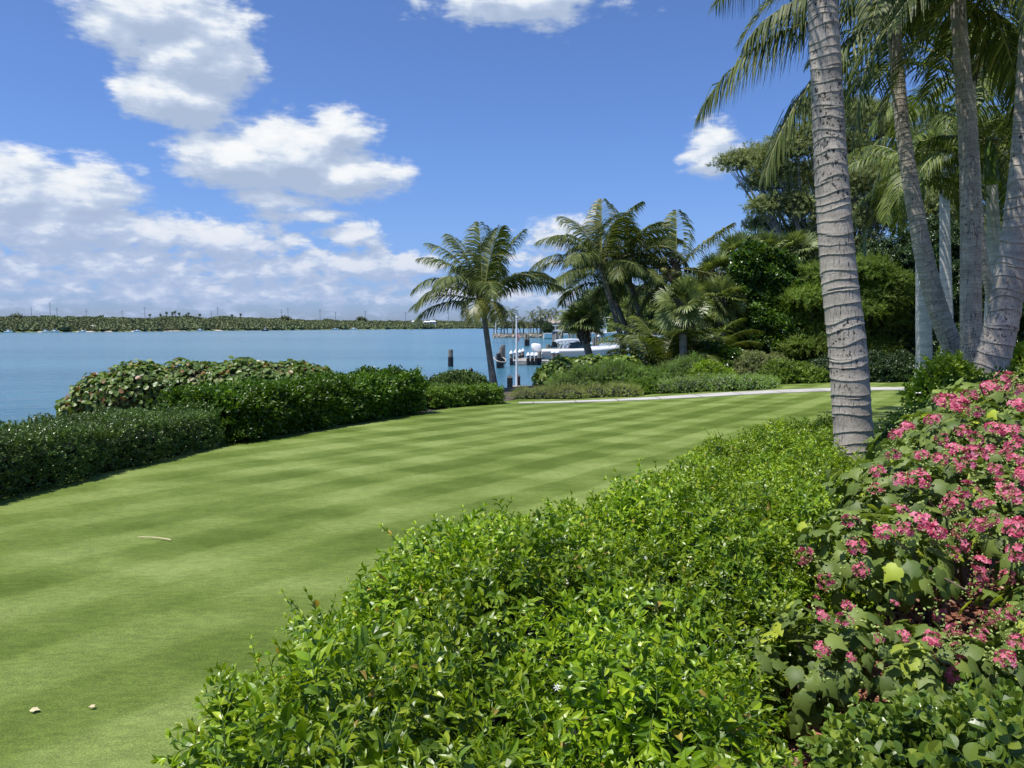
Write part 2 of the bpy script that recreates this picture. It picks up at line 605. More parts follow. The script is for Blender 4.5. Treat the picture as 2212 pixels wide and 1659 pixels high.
M['piling'] = plain('weathered_piling', (.20, .17, .135), .9, .35, 3, bump=.5)
M['black_wrap'] = plain('black_pile_wrap', (.012, .012, .014), .5, .2)
M['white_cap'] = plain('white_cap', (.85, .85, .84), .5, .03)
M['dockwood'] = plain('dock_wood', (.40, .37, .33), .85, .2, 4, bump=.3)
M['railwood'] = plain('rail_wood', (.30, .26, .215), .85, .25, 5, bump=.4)
M['gelcoat'] = plain('white_gelcoat', (.82, .82, .80), .18, .03)
M['hull_side'] = plain('shade_toned_hull', (.62, .60, .57), .2, .04)  # greyer than the white deck: shade on the side put into its colour
M['hull_red'] = plain('red_hull_lettering', (.55, .05, .06), .3, .05)
M['dark_glass'] = plain('boat_glass', (.035, .06, .085), .08, .05)
M['alu'] = plain('pale_metal', (.65, .68, .70), .35, .06, metal=.4)
M['flagwhite'] = plain('white_paint', (.83, .84, .85), .35, .03)
M['flag_red'] = plain('flag_red', (.5, .05, .06), .8, .1)
M['concrete'] = plain('path_concrete', (.46, .445, .41), .85, .16, 1.3, bump=.15)
M['seawall'] = plain('sea_wall', (.30, .27, .23), .9, .3, .5, bump=.5)
M['rock'] = plain('shore_rock', (.34, .29, .22), .9, .45, .8, bump=.5)
M['sand'] = plain('beach_sand', (.52, .46, .36), .95, .08, .05)
M['far_soil'] = plain('far_hill', (.15, .18, .065), 1.0, .25, .01)
M['housewall'] = plain('house_wall', (.72, .73, .72), .7, .05)
M['houseroof'] = plain('house_roof', (.36, .32, .28), .8, .15, 1)
M['window'] = plain('window_glass', (.04, .05, .06), .1, .05)
M['steel'] = plain('pole_steel', (.22, .25, .27), .7, .1, .2)
M['coconut_green'] = plain('coconut_husk', (.30, .28, .06), .5, .3, 4)
M['coconut_brown'] = plain('old_coconut_husk', (.27, .15, .055), .6, .3, 4)
M['boot'] = plain('palm_boots', (.10, .085, .06), .95, .35, 8, bump=.8)
M['dry_leaf'] = plain('dry_leaf', (.60, .50, .30), .8, .15, 20)
M['boat_blue'] = plain('dark_blue_hull', (.03, .05, .10), .3, .1)


def mat_trunk(name, base, blot=0.5, ringshade=0.7, crack=1.0):
    """palm bark: UV.y counts the leaf-scar rings"""
    m, nt, out = mat_new(name)
    tc = nt.new('ShaderNodeTexCoord')
    ob = tc.outputs['Object']
    sep = nt.new('ShaderNodeSeparateXYZ')
    nt.link(tc.outputs['UV'], sep.inputs[0])
    fr = nt.math('FRACT', sep.outputs[1])
    lip = nt.math('MULTIPLY', nt.smooth(fr, 0.02, 0.07), nt.smooth(fr, 0.07, 0.38, 1.0, 0.0))
    under = nt.smooth(fr, 0.84, 0.985)  # shadow line painted beneath each ring lip
    n = nt.noise(ob, 3.0, 6.0, .6)
    col = nt.mix(nt.smooth(n, .3, .7), (*sh(base, .78), 1), (*sh(base, 1.15), 1))
    fine = nt.noise(nt.mapping(ob, scale=(1.6, 1.6, .6)), 60.0, 4.0, .65)
    col = nt.mix(1.0, col, nt.smooth(fine, .25, .75, .70, 1.22), 'MULTIPLY')
    band = nt.noise(nt.mapping(ob, scale=(.5, .5, 3.0)), 4.0, 3.0, .6)
    col = nt.mix(1.0, col, nt.smooth(band, .3, .7, .80, 1.14), 'MULTIPLY')
    # upright fibre cracks
    st = nt.mapping(ob, scale=(70, 70, 5.5))
    c1 = nt.noise(st, 1.0, 3.0, .6)
    reg = nt.smooth(nt.noise(ob, 2.3, 2.0), .36, .54)
    cr = nt.math('MULTIPLY', nt.smooth(c1, .57, .68), nt.math('MULTIPLY', reg, crack))
    col = nt.mix(cr, col, (*sh(base, .13), 1))
    # black lichen blotches
    bl = nt.smooth(nt.noise(nt.mapping(ob, scale=(1, 1, .8)), 24.0, 5.0, .62), .555, .60)
    reg2 = nt.smooth(nt.noise(nt.mapping(ob, loc=(4, 2, 9)), 1.25, 2.0), .44, .58)
    col = nt.mix(nt.math('MULTIPLY', nt.math('MULTIPLY', bl, reg2), blot), col, (.012, .012, .012, 1))
    col = nt.mix(nt.math('MULTIPLY', nt.math('MULTIPLY', lip, .5), nt.smooth(nt.noise(nt.mapping(ob, scale=(1, 1, 2.5)), 5.0, 3.0), .35, .62, .15, 1.0)), col, (*sh(base, 1.35), 1))
    col = nt.mix(nt.math('MULTIPLY', under, ringshade * .55), col, (*sh(base, .40), 1))
    b = nt.new('ShaderNodeBsdfPrincipled')
    nt.link(col, b.inputs['Base Color'])
    b.inputs['Roughness'].default_value = .85
    b.inputs['Specular IOR Level'].default_value = .25
    bp = nt.new('ShaderNodeBump')
    bp.inputs['Strength'].default_value = .5
    bp.inputs['Distance'].default_value = .01
    h = nt.math('SUBTRACT', nt.noise(ob, 45.0, 5.0, .6), nt.math('MULTIPLY', cr, .8))
    nt.link(h, bp.inputs['Height'])
    nt.link(bp.outputs[0], b.inputs['Normal'])
    nt.link(b.outputs[0], out.inputs[0])
    return m


M['trunk'] = mat_trunk('palm_bark', (.42, .37, .31), .95)
M['trunk2'] = mat_trunk('faint_blotch_palm_bark', (.42, .375, .31), .7)  # almost the same base tone as the other bark, fainter blotches
M['trunk_royal'] = mat_trunk('royal_palm_bark', (.50, .49, .465), .0, .35, .15)
M['trunk_mid'] = mat_trunk('slim_palm_bark', (.25, .225, .19), .2)
M['crownshaft'] = plain('crown_shaft', (.10, .17, .035), .3, .15, 3)


def mat_lawn():
    m, nt, out = mat_new('mown_lawn')
    tc = nt.new('ShaderNodeTexCoord')
    ob = tc.outputs['Object']
    warp = nt.noise(ob, .55, 3.0, .5, out=1)
    warp = nt.vmath('SUBTRACT', warp, (.5, .5, .5))
    sc = nt.new('ShaderNodeVectorMath')
    sc.operation = 'SCALE'
    nt.link(warp, sc.inputs[0])
    sc.inputs[3].default_value = .26
    ob2 = nt.vmath('ADD', ob, sc.outputs[0])

    def stripes(ang, width, soft):  # sheen of the leaning blades, put into the colour as stripes
        mp = nt.mapping(ob2, rot=(0, 0, ang))
        s = nt.new('ShaderNodeSeparateXYZ')
        nt.link(mp, s.inputs[0])
        w = nt.math('SINE', nt.math('MULTIPLY', s.outputs[0], math.pi / width))
        return nt.smooth(w, -soft, soft)

    a = stripes(R(36), .56, .38)
    b_ = stripes(R(-50), .62, .6)
    far = nt.new('ShaderNodeSeparateXYZ')
    nt.link(ob, far.inputs[0])
    # crisp passes down the middle, fainter and blotchy towards the near left
    crisp = nt.smooth(nt.math('ADD', far.outputs[1], nt.math('MULTIPLY', far.outputs[0], 1.2)), 3.0, 11.0, .36, .64)
    chk = nt.math('ADD', nt.math('MULTIPLY', a, .68), nt.math('MULTIPLY', b_, .32))
    chk = nt.math('MULTIPLY_ADD', nt.math('SUBTRACT', chk, .5), crisp, .5)
    patch = nt.noise(ob, 1.1, 4.0, .55)
    patch2 = nt.noise(nt.mapping(ob, scale=(.5, 1.1, 1), rot=(0, 0, R(-20))), .9, 3.0, .5)
    f = nt.math('ADD', chk, nt.math('MULTIPLY', nt.math('SUBTRACT', patch, .5), 1.25))
    f = nt.math('ADD', f, nt.math('MULTIPLY', nt.math('SUBTRACT', patch2, .5), 1.5))
    col = nt.ramp(f, [(.05, (.078, .122, .012)), (.5, (.135, .190, .034)), (.95, (.208, .268, .070))])
    fine = nt.noise(ob, 120.0, 4.0, .75)
    col = nt.mix(1.0, col, nt.smooth(fine, .3, .7, .62, 1.36), 'MULTIPLY')
    mid = nt.noise(nt.mapping(ob, scale=(.45, 1, 1), rot=(0, 0, R(-12))), 24.0, 4.0, .65)
    col = nt.mix(1.0, col, nt.smooth(mid, .3, .7, .84, 1.16), 'MULTIPLY')
    straw = nt.smooth(nt.noise(nt.mapping(ob, loc=(7, 3, 1)), 70.0, 3.0, .7), .66, .72)
    col = nt.mix(nt.math('MULTIPLY', straw, .45), col, (.30, .29, .12, 1))
    b = nt.new('ShaderNodeBsdfPrincipled')
    nt.link(col, b.inputs['Base Color'])
    b.inputs['Roughness'].default_value = .8
    b.inputs['Specular IOR Level'].default_value = .2
    bp = nt.new('ShaderNodeBump')
    bp.inputs['Strength'].default_value = .6
    bp.inputs['Distance'].default_value = .01
    nt.link(fine, bp.inputs['Height'])
    nt.link(bp.outputs[0], b.inputs['Normal'])
    nt.link(b.outputs[0], out.inputs[0])
    return m


def mat_water():
    m, nt, out = mat_new('bay_water')
    tc = nt.new('ShaderNodeTexCoord')
    ob = tc.outputs['Object']
    big = nt.noise(nt.mapping(ob, scale=(.25, 1, 1)), .012, 4.0, .6)
    streak = nt.noise(nt.mapping(ob, scale=(.08, 1, 1)), .09, 4.0, .6)
    lane = nt.noise(nt.mapping(ob, scale=(.12, 1, 1), rot=(0, 0, R(6))), .03, 5.0, .6)
    f = nt.math('ADD', nt.math('MULTIPLY', big, .45), nt.math('ADD', nt.math('MULTIPLY', streak, .3), nt.math('MULTIPLY', lane, .25)))
    col = nt.ramp(f, [(.38, (.030, .118, .175)), (.5, (.052, .168, .228)), (.62, (.105, .240, .290))])
    b = nt.new('ShaderNodeBsdfPrincipled')
    nt.link(col, b.inputs['Base Color'])
    b.inputs['Roughness'].default_value = .16
    b.inputs['IOR'].default_value = 1.33
    b.inputs['Specular IOR Level'].default_value = .5
    h1 = nt.noise(nt.mapping(ob, scale=(.55, 1, 1)), 2.2, 3.0, .6)
    h2 = nt.noise(nt.mapping(ob, scale=(.5, 1, 1)), .45, 3.0, .6)
    h3 = nt.noise(nt.mapping(ob, scale=(.5, 1, 1)), 7.0, 2.0, .6)
    h = nt.math('ADD', nt.math('MULTIPLY', h1, .55), nt.math('MULTIPLY', h2, 1.3))
    h = nt.math('MULTIPLY_ADD', h3, .14, h)
    bp = nt.new('ShaderNodeBump')
    bp.inputs['Strength'].default_value = .75
    bp.inputs['Distance'].default_value = .40
    nt.link(h, bp.inputs['Height'])
    nt.link(bp.outputs[0], b.inputs['Normal'])
    nt.link(b.outputs[0], out.inputs[0])
    return m


def mat_mulch():
    m, nt, out = mat_new('bark_mulch')
    geo = nt.new('ShaderNodeNewGeometry')
    col = nt.ramp(geo.outputs['Random Per Island'], [(0, (.10, .04, .025)), (.5, (.22, .085, .05)), (.85, (.36, .17, .11)), (1, (.5, .33, .24))])
    b = nt.new('ShaderNodeBsdfPrincipled')
    nt.link(col, b.inputs['Base Color'])
    b.inputs['Roughness'].default_value = .9
    nt.link(b.outputs[0], out.inputs[0])
    return m


M['lawn'] = mat_lawn()
M['water'] = mat_water()
M['mulch'] = mat_mulch()
M['soil'] = plain('garden_soil', (.07, .055, .035), .95, .35, 3, bump=.6)
WATER_Z = -2.15

# ------------------------------------------------------------------ ground, lawn, path, water
SHORE = np.array([(-90, -14), (-40, 0), (-20, 9.5), (-13, 15.5), (-7.5, 22), (-2.5, 29), (2.5, 37.5), (8, 47), (14, 60), (24, 90), (42, 140), (64, 200), (95, 300), (300, 300), (300, -60), (-90, -60)], float)


def in_poly(x, y, poly):
    ins = np.zeros(x.shape, bool)
    n = len(poly)
    for i in range(n):
        x1, y1 = poly[i]
        x2, y2 = poly[(i + 1) % n]
        c = ((y1 > y) != (y2 > y)) & (x < (x2 - x1) * (y - y1) / (y2 - y1 + 1e-12) + x1)
        ins ^= c
    return ins


def poly_dist(x, y, poly, closed=True):
    d = np.full(x.shape, 1e9)
    n = len(poly)
    for i in range(n if closed else n - 1):
        a, b = poly[i], poly[(i + 1) % n]
        ab = b - a
        t = np.clip(((x - a[0]) * ab[0] + (y - a[1]) * ab[1]) / (ab @ ab), 0, 1)
        d = np.minimum(d, np.hypot(x - a[0] - t * ab[0], y - a[1] - t * ab[1]))
    return d


def sstep(x, a, b):
    t = np.clip((x - a) / (b - a), 0, 1)
    return t * t * (3 - 2 * t)


def G(x, y):
    """lie of the land"""
    x, y = np.asarray(x, float), np.asarray(y, float)
    k = 1 - .58 * sstep(x, 0, 12)
    yy = np.clip(y, -5, 34)
    z = -.027 * yy * k
    return z - .02 * sstep(-x, 5, 14) * np.clip(-x - 4, 0, 10)


def build_ground():
    xs = np.unique(np.concatenate([np.arange(-90, -20, 4), np.arange(-20, 24, .5), np.arange(24, 60, 2), np.arange(60, 301, 10)]).round(3))
    ys = np.unique(np.concatenate([np.arange(-60, -4, 4), np.arange(-4, 50, .5), np.arange(50, 120, 2), np.arange(120, 301, 6)]).round(3))
    X, Y = np.meshgrid(xs, ys)
    ins = in_poly(X, Y, SHORE)
    d = poly_dist(X, Y, SHORE, False)
    sd = np.where(ins, d, -d)
    z = G(X, Y) - .02
    z = np.where(sd > .35, z, np.where(sd > -.35, z * (sd + .35) / .7 + (1 - (sd + .35) / .7) * -2.9, -2.9 - np.clip(-sd, 0, 3)))
    g = Geo()
    n, m = X.shape
    i = np.arange(n - 1)[:, None]
    j = np.arange(m - 1)[None]
    a = i * m + j
    q = np.stack([a, a + 1, a + m + 1, a + m], -1).reshape(-1, 4)
    g.add(np.stack([X, Y, z], -1).reshape(-1, 3), quads=q)
    tag(g.obj('ground', M['soil'], smooth=True), None, None, kind='structure')


build_ground()

LEFT = np.array([(-9.0, -5), (-7.0, 1.0), (-6.0, 5.0), (-5.6, 8.1), (-4.9, 12.8), (-3.6, 16.2), (-2.3, 19.2), (-1.4, 21.2), (-.4, 23.0), (.6, 25), (2, 27)], float)


def left_x(y):
    return np.interp(y, LEFT[:, 1], LEFT[:, 0])


def build_lawn():
    ys = np.arange(-5, 27.01, .3)
    us = np.linspace(0, 1, 90)
    Y, U = np.meshgrid(ys, us, indexing='ij')
    X = left_x(Y) * (1 - U) + 26 * U
    Z = G(X, Y) + .012
    g = Geo()
    n, m = X.shape
    a = np.arange(n - 1)[:, None] * m + np.arange(m - 1)[None]
    q = np.stack([a, a + 1, a + m + 1, a + m], -1).reshape(-1, 4)
    g.add(np.stack([X, Y, Z], -1).reshape(-1, 3), quads=q)
    tag(g.obj('lawn', M['lawn'], smooth=True), None, None, kind='structure')


build_lawn()


def ribbon(name, line, width, zoff, mat, thick=.06):
    """a strip laid on the land; line is its near edge"""
    p = smooth_path(np.array([(a, b, 0) for a, b in line]), 60)
    V = []
    for k in range(len(p)):
        x, y = p[k, 0], p[k, 1]
        x2, y2 = x, y + (width(k / 59.) if callable(width) else width)
        V += [(x, y, G(x, y) + zoff - thick), (x, y, G(x, y) + zoff), (x2, y2, G(x2, y2) + zoff), (x2, y2, G(x2, y2) + zoff - thick)]
    g = Geo()
    q = []
    for k in range(len(p) - 1):
        for e in range(3):
            a = k * 4 + e
            q.append((a, a + 4, a + 5, a + 1))
    g.add(V, quads=q)
    return tag(g.obj(name, mat), None, None, kind='structure')


def mat_path():
    m, nt, out = mat_new('path_slabs')
    tc = nt.new('ShaderNodeTexCoord')
    ob = tc.outputs['Object']
    sp = nt.new('ShaderNodeSeparateXYZ')
    nt.link(ob, sp.inputs[0])
    jx = nt.math('ABSOLUTE', nt.math('SUBTRACT', nt.math('FRACT', nt.math('MULTIPLY', sp.outputs[0], .8)), .5))
    joint = nt.smooth(jx, .008, .02)
    st = nt.noise(ob, 1.1, 5.0, .6)
    col = nt.mix(nt.smooth(st, .35, .7), (.50, .485, .45, 1), (.36, .345, .31, 1))
    col = nt.mix(joint, (.16, .15, .12, 1), col)
    col = nt.mix(1.0, col, nt.smooth(nt.noise(ob, 30.0, 4.0, .6), .3, .7, .85, 1.12), 'MULTIPLY')
    b = nt.new('ShaderNodeBsdfPrincipled')
    nt.link(col, b.inputs['Base Color'])
    b.inputs['Roughness'].default_value = .9
    nt.link(b.outputs[0], out.inputs[0])
    return m


M['concrete'] = mat_path()
ribbon('path', [(.2, 22.3), (2.2, 22.4), (4.6, 22.55), (8, 22.9), (12, 22.9), (18, 22.6), (24, 22.3)], lambda t: .42 + .68 * min(1, t * 4), .03, M['concrete'])

g = Geo()
g.add([(-9000, -400, WATER_Z), (9000, -400, WATER_Z), (9000, 12000, WATER_Z), (-9000, 12000, WATER_Z)], quads=[(0, 1, 2, 3)])
tag(g.obj('water', M['water']), None, None, kind='structure')


# ------------------------------------------------------------------ leaf and sprig templates


def leaf_tpl(w=.42, fold=.12, droop=.12, peak=.42):
    """one folded leaf along +Y, two quads"""
    g = Geo()
    V = [(0, 0, 0), (-w / 2, peak, fold), (w / 2, peak, fold), (0, 1, -droop), (0, peak + .05, 0)]
    g.add(V, quads=[(0, 2, 3, 4), (0, 4, 3, 1)])
    return g.pack()


def leaf_fine(w=.45, fold=.10, droop=.25, round_=False):
    """leaf with a curved blade: 6 stations, folded along the midrib"""
    ts = [0, .15, .38, .62, .84, 1.0]
    if round_:
        ws = [.1, .62, .98, 1.0, .68, .12]
    else:
        ws = [.06, .62, 1.0, .85, .42, .02]
    V, q = [], []
    for t, s in zip(ts, ws):
        z = -droop * t * t + .08 * t
        y = t - .15 * droop * t * t
        V += [(-s * w / 2, y, z + fold * s), (0, y, z), (s * w / 2, y, z + fold * s)]
    for k in range(5):
        a = k * 3
        q += [(a, a + 1, a + 4, a + 3), (a + 1, a + 2, a + 5, a + 4)]
    g = Geo()
    g.add(V, quads=q)
    return g.pack()


def leaf_round():
    """a nearly circular cupped leaf"""
    g = Geo()
    n = 8
    V = [(0, .5, -.06)]
    for k in range(n):
        a = 2 * math.pi * k / n - math.pi / 2
        V.append((.46 * math.cos(a), .5 + .5 * math.sin(a), .05 * math.cos(2 * a)))
    g.add(V, tris=[(0, 1 + k, 1 + (k + 1) % n) for k in range(n)])
    return g.pack()


def leaf_lobed():
    """a broad heart-shaped leaf with five pointed lobes"""
    pts = [(0, .02), (.20, -.06), (.40, .05), (.50, .26), (.43, .38), (.62, .55), (.42, .58), (.30, .66), (.20, .80), (0, 1.12)]
    full = pts + [(-x, y) for x, y in pts[-2:0:-1]]
    g = Geo()
    V = [(0, .38, 0.0)]
    for x, y in full:
        r2 = x * x + (y - .38) ** 2
        V.append((x, y, -.38 * r2 + .10 * math.sin(9 * math.atan2(y - .38, x)) * r2 + .05 * abs(x)))
    n = len(full)
    for (x, y) in full:
        x, y = x * .55, .38 + (y - .38) * .55
        r2 = x * x + (y - .38) ** 2
        V.append((x, y, -.34 * r2 + .22 * math.cos(10 * math.atan2(x, y - .38)) * r2 + .02))
    k = np.arange(n)
    k2 = (k + 1) % n
    g.add(V, tris=np.stack([k * 0, n + 1 + k, n + 1 + k2], 1), quads=np.stack([n + 1 + k, 1 + k, 1 + k2, n + 1 + k2], 1))
    return g.pack()


def sprig(leaf, n=5, L=1.0, leaf_len=.42, spread=50, bend=.3, r=random.Random(1), stem=True, tip=True, stem_mat=1, whorl=2, small_tip=.55, tip_mat=0):
    """a twig along +Y with pairs of leaves"""
    g = Geo()
    pts = np.array([(0, L * t, -bend * t * t * L) for t in np.linspace(0, 1, 6)])
    pts[:, 0] += np.linspace(0, 1, 6) ** 2 * r.uniform(-.15, .15) * L
    if stem:
        tube_geo(g, pts, np.linspace(.016, .007, 6) * L, 3, mat=stem_mat, cap=False)
    P_, Ym, Zm, S = [], [], [], []
    for k in range(n):
        t = .12 + .86 * k / max(n - 1, 1)
        pos = np.array([np.interp(t, np.linspace(0, 1, 6), pts[:, c]) for c in range(3)])
        tang = norm(pts[min(int(t * 5) + 1, 5)] - pts[min(int(t * 5), 4)])
        ph0 = (k % 2) * math.pi / 2 * r.uniform(.3, .9) + r.uniform(-.3, .3)
        for w in range(whorl):
            ph = ph0 + 2 * math.pi * w / whorl
            side = np.array([math.cos(ph), 0, math.sin(ph)])
            a = R(spread * r.uniform(.75, 1.25)) * (1 - .35 * t)
            yv = tang * math.cos(a) + side * math.sin(a)
            P_.append(pos)
            Ym.append(yv)
            Zm.append(tang * .9 + np.array([0, 0, .5]) + np.array([r.uniform(-.3, .3) for _ in range(3)]))
            S.append(leaf_len * r.uniform(.8, 1.15) * (1 - (1 - small_tip) * max(0, (t - .5) * 2)))
    if tip:
        for _ in range(2):
            P_.append(pts[-1])
            Ym.append(norm(pts[-1] - pts[-2]) + np.array([r.uniform(-.5, .5), 0, r.uniform(-.3, .5)]))
            Zm.append(np.array([r.uniform(-.5, .5), .2, 1]))
            S.append(leaf_len * small_tip * r.uniform(.7, 1.0))
    k = len(S) - (2 if tip else 0) - whorl if tip_mat else len(S)
    Pa, Fa, Sa = np.array(P_), frames(np.array(Ym), np.array(Zm)), np.array(S)
    g.inst(leaf, Pa[:k], Fa[:k], Sa[:k], mat=0)
    if tip_mat:
        g.inst(leaf, Pa[k:], Fa[k:], Sa[k:], mat=tip_mat)
    return g.pack()


rr = random.Random(11)
LF = leaf_fine(.46, .10, .30)
LFN = leaf_fine(.36, .12, .35)
LR = leaf_fine(.72, .12, .12, True)
L2 = leaf_tpl(.5, .1, .15)
L2N = leaf_tpl(.3, .06, .15)
LRND = leaf_round()
LOB = leaf_lobed()
LJ = leaf_fine(.40, .09, .34)
SPR_JAS = [sprig(LJ, rr.choice([4, 5, 6]), 1.0, .42, 55, rr.uniform(.1, .5), rr, tip_mat=(3 if q % 3 else 0)) for q in range(9)]
SPR_JAS_FAR = [sprig(leaf_tpl(.42, .1, .25), rr.choice([4, 5]), 1.0, .44, 55, rr.uniform(.1, .5), rr, tip_mat=(3 if q % 3 else 0)) for q in range(6)]
SPR_SHOOT = [sprig(LJ, 9, 1.0, .17, 55, rr.uniform(.1, .45), rr, tip_mat=3) for _ in range(5)]
SPR_PLAIN = [sprig(L2, rr.choice([4, 5]), 1.0, .42, 58, rr.uniform(.1, .5), rr, stem=False) for _ in range(3)]
SPR_CAR = [sprig(LR, rr.choice([4, 5]), 1.0, .42, 62, rr.uniform(0, .2), rr) for _ in range(6)]
SPR_GARD = [sprig(LFN, 4, 1.0, .55, 55, rr.uniform(0, .3), rr) for _ in range(5)]
SPR_TUFT = [sprig(L2, 3, 1.0, .7, 42, rr.uniform(0, .2), rr, stem=False) for _ in range(5)]
SPR_FINE = [sprig(L2N, 6, 1.0, .3, 50, rr.uniform(0, .4), rr, stem=False) for _ in range(5)]
SPR_ROSETTE = [sprig(leaf_tpl(.62, .08, .1, .6), 2, .4, .75, 62, 0, rr, stem=False, whorl=3) for _ in range(5)]
SPR_FEATHER = [sprig(L2N, 10, 1.0, .26, 65, rr.uniform(.2, .6), rr, stem=False) for _ in range(5)]
SPR_CLUMP = [sprig(L2, 4, 1.0, .5, 70, 0, rr, stem=False, whorl=3) for _ in range(5)]


def rand_unit(n):
    return norm(rng.normal(size=(n, 3)))


def scatter_blobs(blobs, per_m2, depth=.25, floor=None, down=.15, lump=.12):
    """points in the outer shell of a union of ellipsoids: blobs (cx,cy,cz,rx,ry,rz)"""
    B = np.array(blobs, float)
    Pp, Nn = [], []
    for k, b in enumerate(B):
        c, r = b[:3], b[3:]
        area = 4 * math.pi * ((((r[0] * r[1]) ** 1.6 + (r[0] * r[2]) ** 1.6 + (r[1] * r[2]) ** 1.6) / 3) ** (1 / 1.6))
        n = int(area * per_m2)
        if n < 1:
            continue
        u = rand_unit(n)
        # gentle lumps so the outline is uneven
        ph = rng.uniform(0, 6.28, 3)
        lum = 1 + lump * (np.sin(5 * u[:, 0] + ph[0]) * np.sin(6 * u[:, 1] + ph[1]) + .7 * np.sin(9 * u[:, 2] + ph[2] + 4 * u[:, 0]))
        f = (1 - depth * rng.random(n) ** 1.6) * lum
        p = c + u * r * f[:, None]
        nn = norm(u / r)
        keep = np.ones(n, bool)
        for j, b2 in enumerate(B):
            if j == k:
                continue
            q = ((p - b2[:3]) / (b2[3:] * .82))
            keep &= (q ** 2).sum(1) > 1
        keep &= nn[:, 2] > -1 + down * 1.6 * rng.random(n)
        if floor is not None:
            keep &= p[:, 2] > floor(p[:, 0], p[:, 1]) + .02
        Pp.append(p[keep])
        Nn.append(nn[keep])
    return np.concatenate(Pp), np.concatenate(Nn)


def place(g, tpls, p, n, size, up=.5, wild=.6, mat=None, face=0.0):
    """set sprigs at points p growing along their normals n"""
    k = rng.integers(0, len(tpls), len(p))
    for t in range(len(tpls)):
        s = k == t
        m = int(s.sum())
        if not m:
            continue
        y = norm(n[s] + np.array([0, 0, up]) + wild * rng.normal(size=(m, 3)))
        z = rng.normal(size=(m, 3)) + np.array([0, 0, .8])
        g.inst(tpls[t], p[s], frames(y, z), size * rng.uniform(.75, 1.25, m), mat=mat)


def place_leaves(g, tpl, p, n, size, mat=0, wild=.5, up=.5, droop=.4):
    """single leaves facing outwards, tips hanging a little"""
    m = len(p)
    nz = norm(n + np.array([0, 0, up]) + wild * rng.normal(size=(m, 3)))
    y = norm(np.cross(nz, rng.normal(size=(m, 3)))) + np.array([0, 0, -droop])
    g.inst(tpl, p, frames(y, nz), size * rng.uniform(.7, 1.25, m), mat=mat)


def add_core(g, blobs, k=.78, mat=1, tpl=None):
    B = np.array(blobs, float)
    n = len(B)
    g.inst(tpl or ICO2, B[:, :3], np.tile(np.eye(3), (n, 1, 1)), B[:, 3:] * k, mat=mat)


def pblobs(lst, Y, depth=1.0, jit=0.0):
    """ellipsoids from grid outlines (u, v, half width, half height) at distance Y"""
    out = []
    for it in lst:
        u, v, ru, rv = it[:4]
        yy = (it[4] if len(it) > 4 else Y) + (rng.uniform(-jit, jit) if jit else 0)
        c = P(u, v, yy)
        rx, rz = px(ru, yy), px(rv, yy)
        out.append((c[0], c[1], c[2], rx, max(.5 * (rx + rz) * depth, .25), rz))
    return out


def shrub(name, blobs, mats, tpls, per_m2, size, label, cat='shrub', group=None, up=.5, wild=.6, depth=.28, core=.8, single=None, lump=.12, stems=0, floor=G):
    """a shrub: leaves round a near-black core for inner shade, plus a few stems"""
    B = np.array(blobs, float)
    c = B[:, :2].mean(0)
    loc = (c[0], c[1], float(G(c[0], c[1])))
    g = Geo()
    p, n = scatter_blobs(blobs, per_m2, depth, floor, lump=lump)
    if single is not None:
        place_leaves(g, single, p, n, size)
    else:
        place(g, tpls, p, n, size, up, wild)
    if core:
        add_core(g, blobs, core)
    if stems:
        t = thing(name, loc, label, cat, group)
        g.obj('foliage', mats, t)
        s = Geo()
        for _ in range(stems):
            b = B[rng.integers(len(B))]
            e = b[:3] + rng.normal(size=3) * b[3:] * .35
            st = np.array([b[0] * .5 + c[0] * .5, b[1], 0])
            st[2] = float(G(st[0], st[1])) - .05
            mid = (st + e) / 2 + rng.normal(size=3) * .1
            tube_geo(s, smooth_path([st, mid, e], 8), np.linspace(.035, .015, 8), 5)
        s.obj('branches', M['twig'], t)
        return t
    return tag(g.obj(name, mats, origin=loc), label, cat, group)


# ------------------------------------------------------------------ palms


